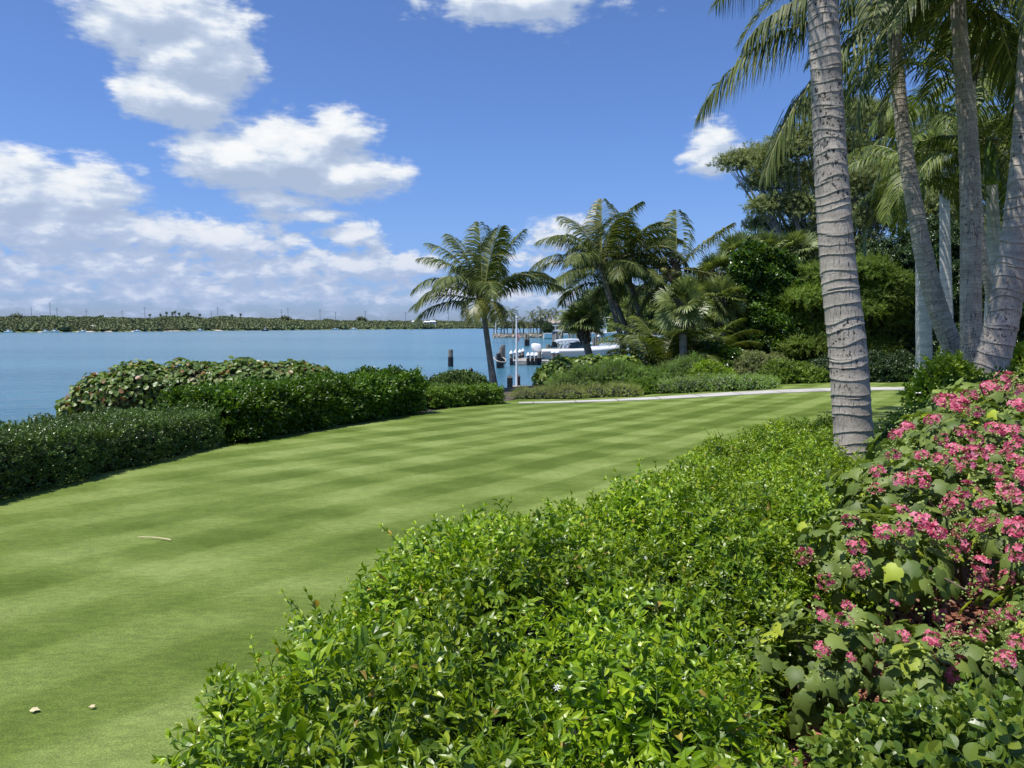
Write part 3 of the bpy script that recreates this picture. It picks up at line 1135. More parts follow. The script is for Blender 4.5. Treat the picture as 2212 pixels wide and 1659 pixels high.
def trunk_geo(pts, radii, spacing=.085, seg=28, step=.012, lip=.05, wob=.35, seed=1):
    """ringed palm trunk; returns Geo and UVs (turn, ring count)"""
    r = np.random.default_rng(seed)
    dense = smooth_path(pts, 80)
    L = np.concatenate([[0], np.cumsum(np.linalg.norm(np.diff(dense, axis=0), axis=1))])
    n = max(int(L[-1] / step), 12)
    s = np.linspace(0, L[-1], n)
    C = np.stack([np.interp(s, L, dense[:, k]) for k in range(3)], 1)
    key = np.linspace(0, 1, len(radii))
    rad = np.interp(s / L[-1], key, radii)
    tan = norm(np.gradient(C, axis=0))
    ref = np.array([1.0, 0, 0])
    xs = norm(ref - (tan @ ref)[:, None] * tan)
    ys = np.cross(tan, xs)
    # uneven ring heights
    nr = int(L[-1] / spacing) + 2
    edges = np.concatenate([[0], np.cumsum(spacing * r.uniform(.55, 1.5, nr + 4))])
    th = np.linspace(0, 2 * math.pi, seg + 1)
    ph = r.uniform(0, 6.28, nr + 6)
    amp = spacing * wob * r.uniform(.4, 1.2, nr + 6)
    hh = np.repeat(s[:, None], seg + 1, 1)
    ring0 = np.searchsorted(edges, hh, 'right') - 1
    hh2 = hh + amp[ring0] * np.sin(th[None] + ph[ring0]) * .6 + spacing * wob * .45 * np.sin(2 * th[None] + 1.3 * s[:, None] * 3)
    hh2 = np.clip(hh2, 0, edges[-1] - .001)
    ring = np.searchsorted(edges, hh2, 'right') - 1
    fr = (hh2 - edges[ring]) / (edges[ring + 1] - edges[ring])
    rr_ = rad[:, None] * (1 + lip * ((1 - fr) ** 2.2 * np.clip(fr / .05, 0, 1) - .35) + .012 * np.sin(3 * th[None] + 2 * s[:, None]))
    V = C[:, None] + rr_[..., None] * (np.cos(th)[None, :, None] * xs[:, None] + np.sin(th)[None, :, None] * ys[:, None])
    m = seg + 1
    a = np.arange(n - 1)[:, None] * m + np.arange(seg)[None]
    q = np.stack([a, a + 1, a + m + 1, a + m], -1).reshape(-1, 4)
    g = Geo()
    g.add(V.reshape(-1, 3), quads=q)
    uv = np.stack([np.repeat((th / 6.2832)[None], n, 0), ring + fr], -1).reshape(-1, 2)
    return g, uv


def frond_geo(g, base, az, e0, L, droop, nleaf=48, leaf=.62, width=.035, hang=.9, segs=3, twist=0.0, bare=.14, seed=0, lift=.25, rib=.022, curl=1.5, ribmat=1, fwd=.35):
    """a feather palm leaf: rib with drooping leaflets; angles in degrees, az 0 = to the right (+X)"""
    r = np.random.default_rng(seed)
    n = 26
    t = np.linspace(0, 1, n)
    e = np.radians(e0 - droop * t ** curl)
    a = np.radians(az + twist * t ** 1.5)
    d = np.stack([np.cos(e) * np.cos(a), np.cos(e) * np.sin(a), np.sin(e)], -1)
    pts = np.asarray(base, float) + np.concatenate([[np.zeros(3)], np.cumsum(d[:-1] * L / (n - 1), 0)])
    tube_geo(g, pts, np.linspace(rib, rib * .18, n), 4, mat=ribmat, cap=False)
    tl = bare + (1 - bare) * (np.linspace(0, 1, nleaf) ** .92)
    tl = np.clip(tl + r.normal(0, .006, nleaf), bare * .9, 1)
    bp = np.stack([np.interp(tl, t, pts[:, k]) for k in range(3)], 1)
    bd = norm(np.stack([np.interp(tl, t, d[:, k]) for k in range(3)], 1))
    side = norm(np.cross(bd, np.array([0, 0, 1.0])) + 1e-5)
    up = np.cross(side, bd)
    x = (tl - bare) / (1 - bare)
    prof = leaf * (.55 + .75 * np.sin(np.pi * np.clip(x * .85 + .12, 0, 1)) - .15 * x) * np.where(x > .93, .75, 1.0)
    for sgn in (-1, 1):
        ln = prof * r.uniform(.82, 1.12, nleaf)
        fw = fwd + .75 * x + r.normal(0, .07, nleaf)
        dr = norm(side * sgn + bd * fw[:, None] + up * (lift + r.normal(0, .10, nleaf))[:, None])
        P0 = bp + side * sgn * .01
        rows = [P0]
        cur, dd = P0, dr
        for k in range(segs):
            dd = norm(dd + np.array([0, 0, -1.0]) * (hang * (.35 + .5 * k) / segs * 1.6 * r.uniform(.7, 1.3, nleaf))[:, None])
            cur = cur + dd * (ln / segs)[:, None]
            rows.append(cur)
        wv = norm(np.cross(dr, up) * .6 + bd * .6)
        ws = [.8, 1.0, .7, .08] if segs == 3 else ([.8, 1.0, .06] if segs == 2 else [1, .1])
        V = np.stack([rows[k] + wv * (width * .5 * ws[k] * s_) for k in range(segs + 1) for s_ in (-1, 1)], 1)
        m = 2 * (segs + 1)
        off = (np.arange(nleaf) * m)[:, None]
        q = np.concatenate([off + np.array([[2 * k, 2 * k + 1, 2 * k + 3, 2 * k + 2]]) for k in range(segs)])
        g.add(V.reshape(-1, 3), quads=q, mat=0)
    return pts


def make_palm(name, label, path, radii, fronds, leafmat_, trunkmat, group=None, L=3.2, nleaf=46, leafl=.62, width=.04, hang=.9, spacing=.085, seg=20, step=.02,
              seed=1, coconuts=0, lip=.05, dry=(), shaft=None, segs=3, lift=.25, rib=.022, cat='palm tree', boots=True, fwd=.35):
    """coconut-like palm: trunk, each frond a part; fronds = (az, e0, length factor, droop)"""
    base = np.array(path[0], float)
    top = np.array(path[-1], float)
    t = thing(name, base, label, cat, group)
    tg, uv = trunk_geo(path, radii, spacing, seg, step, lip, seed=seed)
    tg.obj('trunk', trunkmat, t, smooth=False, uv=uv)
    axis = norm(top - np.array(path[-2], float))
    if shaft:
        g = Geo()
        hs = shaft
        pp = [top + axis * hs * q for q in np.linspace(0, 1, 9)]
        tube_geo(g, pp, np.array([1.0, 1.22, 1.25, 1.2, 1.12, 1.0, .85, .65, .45]) * radii[-1] * 1.05, 14)
        g.obj('crown_shaft', M['crownshaft'], t, smooth=True)
        top = top + axis * hs * .9
    elif boots:
        g = Geo()
        for k in range(9):
            a = k * 2.4
            d = np.array([math.cos(a), math.sin(a), 0])
            b = top + axis * (-.12 + .03 * k) + d * radii[-1] * .7
            tube_geo(g, smooth_path([b, b + d * .06 + axis * .22, b + d * .22 + axis * .42], 6), np.linspace(.075, .03, 6) * (radii[-1] / .12) ** .5, 5)
        g.obj('leaf_bases', M['boot'], t)
    for i, f in enumerate(fronds):
        az, e0, lf, dr = f[:4]
        g = Geo()
        b = top + axis * (.04 * (e0 / 45.)) + np.array([math.cos(R(az)), math.sin(R(az)), 0]) * radii[-1] * .6
        frond_geo(g, b, az, e0, L * lf, dr, nleaf, leafl * (.75 + .25 * lf), width, hang, segs, seed=seed * 100 + i, lift=lift, rib=rib, fwd=fwd,
                  twist=(f[4] if len(f) > 4 else 0))
        o = g.obj('frond', [M['coconut_dry'] if i in dry else leafmat_, M['rachis']], t)
        if i in dry:
            o['label'] = 'yellowing older frond'
    r = np.random.default_rng(seed + 50)
    for k in range(coconuts):
        g = Geo()
        a = r.uniform(2.2, 4.6)
        c = top + np.array([-.42, -.35, -.28]) + r.normal(size=3) * np.array([.22, .14, .22])
        Rm = frames(rand_unit(1), rand_unit(1))
        g.inst(ICO2, c[None], Rm, np.array([[.13, .165, .13]]))
        g.obj('coconut', M['coconut_green'] if k % 3 else M['coconut_brown'], t, smooth=True)
    return t


def rand_fronds(n, seed, emin=-35, emax=78, lmin=.85, lmax=1.1, dr=(55, 95)):
    r = np.random.default_rng(seed)
    out = []
    for i in range(n):
        q = (i + .5) / n
        e0 = emax - (emax - emin) * q ** .9
        az = i * 137.5 + r.uniform(-14, 14)
        out.append((az, e0 + r.uniform(-6, 6), r.uniform(lmin, lmax), r.uniform(*dr) * (1 if e0 > 0 else .6)))
    return out


def fan_geo(g, base, az, el, pet, Rr, nseg=34, seed=0, ribmat=1, droop=.45):
    """a fan palm leaf on its stalk"""
    r = np.random.default_rng(seed)
    d = np.array([math.cos(R(az)) * math.cos(R(el)), math.sin(R(az)) * math.cos(R(el)), math.sin(R(el))])
    p0 = np.asarray(base, float)
    p1 = p0 + d * pet + np.array([0, 0, -.10 * pet])
    tube_geo(g, smooth_path([p0, (p0 + p1) / 2 + np.array([0, 0, .05 * pet]), p1], 6), np.linspace(.018, .012, 6), 4, mat=ribmat, cap=False)
    dd = norm(d + np.array([0, 0, -.25]))
    side = norm(np.cross(dd, [0, 0, 1.0]))
    up = np.cross(side, dd)
    ro = R(r.uniform(-65, 65))
    side, up = side * math.cos(ro) + up * math.sin(ro), up * math.cos(ro) - side * math.sin(ro)
    ang = np.linspace(-125, 125, nseg) + r.normal(0, 1.5, nseg)
    a = np.radians(ang)
    dirs = norm(np.cos(a)[:, None] * dd + np.sin(a)[:, None] * side + (.22 * np.abs(np.sin(a)))[:, None] * up)
    ln = Rr * (.72 + .28 * np.cos(a * .7)) * r.uniform(.88, 1.08, nseg)
    wv = norm(np.cross(dirs, up) + .15 * up)
    w = Rr * 3.0 / nseg
    rows = [np.repeat(p1[None], nseg, 0)]
    cur, cd = rows[0], dirs
    for k in range(3):
        cd = norm(cd + np.array([0, 0, -1.0]) * (droop * (0.1, .35, 1.1)[k] * r.uniform(.6, 1.4, nseg))[:, None])
        cur = cur + cd * (ln * (.42, .33, .25)[k])[:, None]
        rows.append(cur)
    ws = [.1, 1.0, .62, .04]
    V = np.stack([rows[k] + wv * (w * .5 * ws[k] * s) for k in range(4) for s in (-1, 1)], 1)
    off = (np.arange(nseg) * 8)[:, None]
    q = np.concatenate([off + np.array([[2 * k, 2 * k + 1, 2 * k + 3, 2 * k + 2]]) for k in range(3)])
    g.add(V.reshape(-1, 3), quads=q, mat=0)


def make_sabal(name, label, path, radii, group=None, n=26, pet=.75, Rr=.75, seed=1, boots=True, emin=-45):
    base = np.array(path[0], float)
    top = np.array(path[-1], float)
    t = thing(name, base, label, 'palm tree', group)
    tg, uv = trunk_geo(path, radii, .10, 14, .03, .04, seed=seed)
    tg.obj('trunk', M['trunk_mid'], t, uv=uv)
    r = np.random.default_rng(seed)
    if boots:
        g = Geo()
        ax = norm(top - np.array(path[-2], float))
        for k in range(34):
            a = k * 2.4
            d = np.array([math.cos(a), math.sin(a), 0])
            b = top - ax * (.9 - .03 * k) + d * radii[-1] * .8
            tube_geo(g, smooth_path([b, b + d * .07 + ax * .14, b + d * .16 + ax * .32], 5), np.linspace(.06, .03, 5), 4)
        g.obj('leaf_bases', M['boot'], t)
    for i in range(n):
        q = (i + .5) / n
        el = 80 - (80 - emin) * q ** .85 + r.uniform(-6, 6)
        az = i * 137.5 + r.uniform(-12, 12)
        g = Geo()
        fan_geo(g, top + np.array([0, 0, .05]), az, el, pet * r.uniform(.85, 1.15), Rr * r.uniform(.85, 1.1), seed=seed * 77 + i)
        g.obj('frond', [M['sabal_leaf'], M['rachis']], t)
    return t


# ------------------------------------------------------------------ broad-leaved trees


def make_tree(name, label, base, blobs, leaf_m, bark, tpls, per_m2, size, trunk_r=.25, group=None, cat='tree', depth=.6, seed=1, core=0, fill=.35, up=.5, wild=.8, twigs=3):
    r = np.random.default_rng(seed)
    base = np.asarray(base, float)
    B = np.array(blobs, float)
    t = thing(name, base, label, cat, group)
    g = Geo()
    ctr = B[:, :3].mean(0)
    fork = base + (ctr - base) * .38
    tube_geo(g, smooth_path([base, (base + fork) / 2 + r.normal(size=3) * .15, fork], 10), np.linspace(trunk_r, trunk_r * .7, 10), 9)
    for b in B:
        c = b[:3]
        mid = fork * .45 + c * .55 + r.normal(size=3) * .25 - np.array([0, 0, .12 * np.linalg.norm(c - fork)])
        pth = smooth_path([fork, mid, c], 9)
        tube_geo(g, pth, np.linspace(trunk_r * .42, trunk_r * .14, 9), 6)
        for _ in range(twigs):
            u = rand_unit(1)[0]
            u[2] = abs(u[2]) * .7
            e = c + u * b[3:] * r.uniform(.6, .95)
            st = pth[r.integers(4, 9)]
            tube_geo(g, smooth_path([st, (st + e) / 2 + r.normal(size=3) * .12, e], 6), np.linspace(trunk_r * .13, trunk_r * .04, 6), 4, cap=False)
    g.obj('trunk', bark, t)
    g = Geo()
    p, n = scatter_blobs(blobs, per_m2, depth, None, down=.6, lump=.2)
    place(g, tpls, p, n, size, up, wild)
    mats = [leaf_m]
    if core:
        add_core(g, blobs, core)
        mats.append(M['core'])
    g.obj('crown', mats, t)
    return t


def gz(x, y):
    return float(G(x, y))


def gp(u, Y):
    """point on the land under column u at distance Y"""
    x = P(u, 800, Y)[0]
    return np.array([x, Y, gz(x, Y) - .03])


# ------------------------------------------------------------------ foreground beds
BED = np.array([(-.89, .3), (-.93, 2.1), (-.92, 2.9), (-.62, 3.7), (-.12, 4.6), (.50, 5.6), (1.18, 7.0), (2.55, 10.3), (4.4, 12.4), (5.6, 12.0),
                (4.6, 9.8), (4.3, 8.5), (4.0, 7.3), (2.9, 5.4), (1.55, 3.7), (.95, 2.9), (.78, 2.35), (.80, 1.7), (.7, .3)], float)
CAR = np.array([(.76, .3), (.86, 1.7), (.84, 2.3), (1.2, 2.6), (1.9, 2.65), (3.0, 2.65), (3.2, 1.4), (2.4, .3)], float)


def noise2(x, y, s, seed):
    r = np.random.default_rng(seed)
    z = 0
    for k in range(7):
        a, f = r.uniform(0, 6.28), s * r.uniform(.6, 1.7)
        z = z + np.sin(f * (x * math.cos(a) + y * math.sin(a)) + r.uniform(0, 6.28))
    return z / 7 ** .5 / 1.4


def bed_height(x, y, poly, hmax, edge, lump, seed):
    ins = in_poly(x, y, poly)
    d = poly_dist(x, y, poly) * np.where(ins, 1, 0)
    h = hmax * (1 - .46 * sstep(y, 3.2, 8.0) * (hmax > .79)) * (1 - np.exp(-(d + .02) / edge)) ** .6
    h = h + lump * noise2(x, y, 6.5, seed) * np.clip(d / .3, .25, 1) + .6 * lump * noise2(x, y, 15, seed + 1)
    return np.where(ins, np.maximum(h, .03), 0), d, ins


def bed_shrub(name, poly, hmax, edge, lump, seed, tpl_near, tpl_far, dens, size, mats, label, cat='shrub', near=6.0, up=.5, wild=.55, ymax_core=99):
    x0, y0 = poly.min(0)
    x1, y1 = poly.max(0)
    n = int((x1 - x0) * (y1 - y0) * dens)
    x, y = rng.uniform(x0, x1, n), rng.uniform(y0, y1, n)
    h, d, ins = bed_height(x, y, poly, hmax, edge, lump, seed)
    x, y, h, d = x[ins], y[ins], h[ins], d[ins]
    e = .02
    hx = bed_height(x + e, y, poly, hmax, edge, lump, seed)[0]
    hy = bed_height(x, y + e, poly, hmax, edge, lump, seed)[0]
    nn = norm(np.stack([-(hx - h) / e, -(hy - h) / e, np.ones_like(h)], 1).clip(-3, 3))
    g0 = G(x, y)
    dep = rng.random(len(x)) ** 1.5 * .24
    keep = (noise2(x, y, 12, seed + 5) > -.72) | (dep > .15)
    x, y, h, d, nn, g0, dep = x[keep], y[keep], h[keep], d[keep], nn[keep], g0[keep], dep[keep]
    z = np.maximum(g0 + h - dep - .07, g0 + .02)
    p = np.stack([x, y, z], 1)
    # the upright flank along the rim
    rim = (d < .22)
    k = np.nonzero(rim)[0]
    k = rng.choice(k, int(len(k) * 1.6))
    p2 = p[k].copy()
    p2[:, 2] = g0[k] + (h[k] - .05) * rng.random(len(k))
    p = np.concatenate([p, p2])
    nn = np.concatenate([nn, norm(nn[k] * np.array([1, 1, .4]))])
    g = Geo()
    dist = np.hypot(p[:, 0], p[:, 1])
    a = dist < near
    place(g, tpl_near, p[a], nn[a], size, up, wild)
    place(g, tpl_far, p[~a], nn[~a], size * 1.08, up, wild)
    # near-black sheet standing in for the shade inside
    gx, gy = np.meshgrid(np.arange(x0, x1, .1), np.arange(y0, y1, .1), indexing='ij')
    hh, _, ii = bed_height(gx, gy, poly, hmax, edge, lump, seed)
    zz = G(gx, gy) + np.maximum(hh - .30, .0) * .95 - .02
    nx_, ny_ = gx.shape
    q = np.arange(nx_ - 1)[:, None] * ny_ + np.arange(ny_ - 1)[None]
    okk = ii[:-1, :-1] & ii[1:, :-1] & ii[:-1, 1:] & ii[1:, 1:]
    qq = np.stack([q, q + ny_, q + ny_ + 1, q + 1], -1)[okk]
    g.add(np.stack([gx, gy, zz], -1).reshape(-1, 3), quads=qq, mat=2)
    c = poly.mean(0)
    t = thing(name, (c[0], c[1], gz(*c)), label, cat)
    g.obj('foliage', mats, t)
    return t, p, nn


bed, bp_, bn_ = bed_shrub('jasmine_shrub', BED, .82, .22, .15, 3, SPR_JAS, SPR_JAS_FAR, 900, .112,
                          [M['jasmine'], M['greenstem'], M['core'], M['jasmine_tip']], 'broad glossy yellow-green shrub spreading across the foreground beside the lawn', near=4.2, up=.40, wild=.70)
# long new shoots along the lawn edge and over the top
g = Geo()
edge_pts = smooth_path(np.array([(a, b, 0) for a, b in BED[1:8]]), 46)
for k, e in enumerate(edge_pts):
    for _ in range(2):
        x, y = e[0] + rng.uniform(.08, .45), e[1] + rng.uniform(-.12, .12)
        h = float(bed_height(np.array([x]), np.array([y]), BED, .82, .22, .15, 3)[0][0])
        p = np.array([[x, y, gz(x, y) + max(h - .14, .1)]])
        yv = np.array([[rng.uniform(-.6, .2), rng.uniform(-.3, .5), rng.uniform(.5, 1.1)]])
        g.inst(SPR_SHOOT[rng.integers(5)], p, frames(yv, rng.normal(size=(1, 3)) + np.array([0, 0, .5])), np.array([rng.uniform(.15, .27)]))
g.obj('shoots', [M['jasmine'], M['greenstem'], M['core'], M['jasmine_tip']], bed)
# starry white jasmine flowers
star = Geo()
for k in range(7):
    a = 2 * math.pi * k / 7
    c, s = math.cos(a), math.sin(a)
    star.add([(0, 0, 0), (.5 * c - .1 * s, .5 * s + .1 * c, .08), (c, s, .02), (.5 * c + .1 * s, .5 * s - .1 * c, .08)], quads=[(0, 3, 2, 1)])
STAR = star.pack()
for (u, v) in ((1203, 1485), (1395, 1205)):
    g = Geo()
    d = ray(u, v)
    # meet the top of the shrub
    for s in np.arange(1.2, 9, .01):
        q = CAM + d * s
        hh = float(bed_height(np.array([q[0]]), np.array([q[1]]), BED, .82, .22, .15, 3)[0][0])
        if q[2] < gz(q[0], q[1]) + hh + .01:
            break
    g.inst(STAR, q[None], frames(np.array([[.2, .3, .5]]), -d[None] + np.array([[0, 0, .5]])), np.array([.011]))
    g.obj('flower', M['white_petal'], bed)

bed_shrub('natal_plum_shrub', CAR, .56, .13, .05, 21, SPR_CAR, SPR_CAR, 640, .115,
          [M['carissa'], M['greenstem'], M['core']], 'low round-leaved green shrub at the bottom right, below the pink flowers', near=9)

GAR = np.array([(4.25, 8.6), (4.75, 9.9), (5.7, 11.4), (8.3, 11.9), (8.6, 10.3), (6.6, 8.8), (5.2, 7.6), (4.4, 7.4), (4.1, 7.8)], float)
gar, _, _ = bed_shrub('gardenia_shrub', GAR, .70, .2, .09, 33, SPR_GARD, SPR_GARD, 340, .17,
                      [M['gardenia'], M['greenstem'], M['core']], 'dark glossy shrub with a few white blossoms, behind the thick palm trunk', near=0, up=.8)
for (u, v, yy) in ((2152, 920, 8.6), (2270, 905, 8.9)):
    g = Geo()
    c = P(u * .9217, v * .9217 + 3, yy)
    for k in range(9):
        a = k * 2.4
        el = .3 + .1 * k
        yv = np.array([[math.cos(a), math.sin(a), el * .6]])
        g.inst(leaf_tpl(.8, .1, .1), c[None], frames(yv, np.array([[0, 0, 1.0]])), np.array([.042]))
    g.obj('blossom', M['white_petal'], gar)

# bright shrub at the foot of the leaning palms
shrub('bright_shrub', pblobs([(2035, 845, 42, 55), (2005, 865, 34, 40), (2075, 850, 34, 48), (2045, 805, 22, 28), (2035, 890, 60, 40)], 11.0),
      [M['brightleaf'], M['core']], SPR_TUFT + SPR_PLAIN, 420, .14, 'bright yellow-green shrub at the foot of the leaning palms', up=.9)
shrub('dark_shrub', pblobs([(2100, 868, 50, 30), (2150, 862, 45, 30), (2205, 850, 45, 34), (2180, 885, 80, 40)], 10.6), [M['gardenia'], M['core']], SPR_GARD, 330, .17,
      'dark low shrub between the thick palm bases and the pink flowers', up=.8)
shrub('bright_shrub', pblobs([(2225, 800, 45, 40), (2260, 840, 50, 50)], 12.2), [M['brightleaf'], M['core']], SPR_TUFT, 350, .14,
      'yellow-green shrub at the right edge beyond the thick palm base', up=.9)


# mulch under the flowering shrubs
def build_mulch():
    poly = np.array([(.6, 1.8), (1.1, 3.2), (2.0, 4.6), (3.2, 6.2), (5, 8.2), (8.5, 10.5), (12, 8), (9, 2), (3, 1.5)], float)
    g = Geo()
    gx, gy = np.meshgrid(np.arange(.5, 12, .25), np.arange(1.4, 10.6, .25), indexing='ij')
    ii = in_poly(gx, gy, poly)
    zz = G(gx, gy) + .022
    ny_ = gx.shape[1]
    q = np.arange(gx.shape[0] - 1)[:, None] * ny_ + np.arange(ny_ - 1)[None]
    ok = ii[:-1, :-1] | ii[1:, 1:]
    g.add(np.stack([gx, gy, zz], -1).reshape(-1, 3), quads=np.stack([q, q + ny_, q + ny_ + 1, q + 1], -1)[ok], mat=0)
    n = 26000
    x, y = rng.uniform(.8, 6.5, n), rng.uniform(2.2, 7.5, n)
    k = in_poly(x, y, poly)
    x, y = x[k], y[k]
    chip = Geo()
    box_geo(chip, (0, 0, 0), (.34, 1.0, .16))
    p = np.stack([x, y, G(x, y) + .03 + rng.random(len(x)) * .025], 1)
    yv = rng.normal(size=(len(x), 3)) * np.array([1, 1, .3])
    g.inst(chip.pack(), p, frames(yv, np.array([0, 0, 1.0]) + .4 * rng.normal(size=(len(x), 3))), rng.uniform(.02, .07, len(x)), mat=0)
    tag(g.obj('mulch', M['mulch']), None, None, kind='stuff')


build_mulch()


# ------------------------------------------------------------------ pink flowering shrubs
def floret():
    g = Geo()
    for k in range(5):
        a = 2 * math.pi * k / 5
        c, s = math.cos(a), math.sin(a)
        def r2(x, y, z):
            return (x * c - y * s, x * s + y * c, z)
        g.add([r2(0, 0, 0), r2(.55, -.36, .16), r2(1.0, -.12, .10), r2(.98, .2, .12), r2(.5, .36, .2)], tris=[(0, 1, 2), (0, 2, 3), (0, 3, 4)])
    return g.pack()


FLO = floret()


def cluster_mesh(seed, pink=.75, n=30):
    r = np.random.default_rng(seed)
    g = Geo()
    for k in range(n):
        u = norm(r.normal(size=3))
        u[2] = abs(u[2]) * .8 - .05
        u = norm(u)
        f = r.random()
        pos = u * np.array([1, 1, .62]) * r.uniform(.7, 1.02)
        Rm = frames(norm(np.cross(u, r.normal(size=3)))[None], (u + .35 * r.normal(size=3))[None])
        if f < pink:
            g.inst(FLO, pos[None], Rm, np.array([r.uniform(.30, .44)]), mat=0)
        elif f < pink + (1 - pink) * .6:
            g.inst(FLO, pos[None] * .92, Rm, np.array([r.uniform(.16, .28)]), mat=1)
        else:
            g.inst(ICO1, pos[None], Rm, np.array([[.07, .12, .07]]), mat=2)
    for k in range(22):
        u = norm(np.array([r.normal(), r.normal(), abs(r.normal()) * .5 - .2])) * r.uniform(.85, 1.2)
        g.inst(ICO1, (u * np.array([1.05, 1.05, .6]))[None], frames(u[None], r.normal(size=(1, 3))), np.array([[.07, .13, .07]]) * r.uniform(.7, 1.3), mat=2)
    for k in range(10):
        u = norm(np.array([r.normal(), r.normal(), .2 + abs(r.normal())]))
        tube_geo(g, [(0, 0, -.9), u * .8 * np.array([1, 1, .6])], .022, 3, mat=2, cap=False)
    return g.mesh('flower_cluster', [M['pink'], M['withered'], M['bud']])


CLUST = [cluster_mesh(1, .80), cluster_mesh(2, .65), cluster_mesh(3, .45), cluster_mesh(4, .85, 22), cluster_mesh(5, .22, 26), cluster_mesh(6, .75, 16), cluster_mesh(7, .9, 34)]


def dombeya(name, label, blobs, root, n_leaf, leaf_size, uvs, seed, stems):
    loc = np.array([root[0], root[1], gz(*root)])
    t = thing(name, loc, label, 'flowering shrub')
    B = np.array(blobs, float)
    g = Geo()
    p, n = scatter_blobs(blobs, n_leaf, .30, G, down=.35, lump=.10)
    place_leaves(g, LOB, p, n, leaf_size, wild=.45, up=.55, droop=.55)
    k = rng.random(len(p)) < .35
    place_leaves(g, LOB, p[k] - n[k] * .1, n[k], leaf_size * .6, wild=.6, up=.6, droop=.3)
    # pale buds standing among the leaves
    k = rng.random(len(p)) < .12
    pb = p[k] + n[k] * .06
    m = len(pb)
    for _ in range(4):
        off = rng.normal(size=(m, 3)) * .022
        g.inst(ICO1, pb + off, frames(rng.normal(size=(m, 3)), rng.normal(size=(m, 3))), np.stack([np.full(m, .005), np.full(m, .010), np.full(m, .005)], 1), mat=1)
    g.obj('foliage', [M['dombeya'], M['bud']], t, smooth=True)
    for s in range(stems):
        g = Geo()
        b = B[s % len(B)]
        st = np.array([root[0] + rng.uniform(-.2, .2), root[1] + rng.uniform(-.15, .15), loc[2] - .03])
        e = b[:3] + rng.normal(size=3) * b[3:] * .3
        tube_geo(g, smooth_path([st, (st + e) / 2 + np.array([0, 0, .08]) + rng.normal(size=3) * .05, e], 9), np.linspace(.022, .009, 9), 6)
        for _ in range(3):
            f = e + rand_unit(1)[0] * b[3:] * .6
            tube_geo(g, smooth_path([e * .7 + st * .3, (e + f) / 2, f], 5), np.linspace(.010, .004, 5), 4, cap=False)
        g.obj('stem', M['twig'], t)
    r = np.random.default_rng(seed)
    for q_, (u, v, w) in enumerate(uvs):
        if v < 965 and q_ % 3 == 1:
            continue
        w = w * (1.2 if w < 50 and v > 1300 else 1.0)
        d = ray(u, v)
        q = None
        for s in np.arange(1.8, 9.5, .02):
            c = CAM + d * s
            if (((c - B[:, :3]) / (B[:, 3:] * 1.02)) ** 2).sum(1).min() < 1:
                q = c
                break
        if q is None:
            s = min(np.arange(2.5, 7, .05), key=lambda s: (((CAM + d * s - B[:, :3]) / B[:, 3:]) ** 2).sum(1).min())
            q = CAM + d * s
        dist = np.linalg.norm(q - CAM)
        o = bpy.data.objects.new('flower_cluster', CLUST[r.integers(0, 7)] if w > 40 else CLUST[[0, 3, 5, 2][r.integers(0, 4)]])
        COL.objects.link(o)
        o.parent = t
        j = min(range(len(B)), key=lambda j: (((q - B[j, :3]) / B[j, 3:]) ** 2).sum())
        nn = norm((q - B[j, :3]) / B[j, 3:]) + np.array([0, -.35, .9])
        qq = q + norm(nn) * .05
        o.location = [float(a) for a in (qq - loc)]
        o.rotation_euler = (Vector(nn).to_track_quat('Z', 'Y').to_matrix() @ Matrix.Rotation(r.uniform(0, 6.28), 3, 'Z')).to_euler()
        sc = px(w, dist) * (.31 if w > 40 else .38)
        o.scale = (sc * 1.05, sc * 1.05, sc * .95)


D = .9217   # photograph pixels to grid pixels
FL_MAIN = [  # u, v, width on the grid
    (1745, 1214, 62), (1790, 1260, 55), (1840, 1145, 56), (1850, 1195, 62), (1905, 1165, 60), (1945, 1158, 55), (1985, 1145, 70), (2010, 1165, 60), (1950, 1050, 50),
    (1985, 1048, 66), (1940, 1118, 44), (1900, 1035, 40), (1896, 1070, 36), (1930, 1000, 46), (1945, 950, 40), (1965, 935, 44), (2000, 945, 56), (2020, 920, 50), (2040, 960, 44),
    (2010, 885, 56), (2045, 880, 66), (2075, 890, 60), (2050, 905, 70), (2095, 870, 50), (2105, 905, 46), (2130, 915, 60), (2080, 945, 46), (2060, 990, 60), (2100, 1000, 72), (2130, 990, 60),
    (2145, 940, 50), (2165, 880, 56), (2190, 860, 60), (2175, 830, 60), (2205, 815, 56), (2200, 890, 50), (2180, 945, 56), (2200, 980, 60), (2165, 1000, 44), (2205, 1045, 70),
    (2160, 1065, 56), (2180, 1090, 62), (2090, 1075, 66), (2060, 1095, 60), (2040, 1110, 44), (2130, 1110, 50), (2195, 1155, 66), (2150, 1140, 44), (2120, 1150, 50), (2080, 1160, 46),
    (2060, 1185, 60), (2040, 1205, 40), (2125, 1225, 50), (2095, 1255, 50), (2120, 1275, 56), (2180, 1250, 44), (1770, 1300, 40), (1860, 1240, 40), (2195, 1205, 60), (2075, 1020, 60),
    (2140, 850, 56), (2195, 930, 50), (2030, 1010, 40), (2110, 960, 44), (2210, 870, 60),
    (2185, 1010, 50), (2140, 1030, 46), (2205, 1100, 60), (1990, 1000, 46)]
FL_FRONT = [(1775, 1350, 34), (1772, 1416, 40), (1820, 1360, 44), (1825, 1330, 26), (1830, 1432, 20), (1885, 1395, 22), (1937, 1390, 34), (2010, 1400, 44), (2050, 1385, 50), (1920, 1325, 18)]
FL_RIGHT = [(2120, 1395, 42), (2195, 1410, 46), (2150, 1350, 40), (2190, 1340, 46), (2075, 1425, 46), (2045, 1435, 26), (2095, 1428, 36), (2048, 1345, 34), (2170, 1440, 46), (2070, 1470, 56), (2060, 1395, 44)]

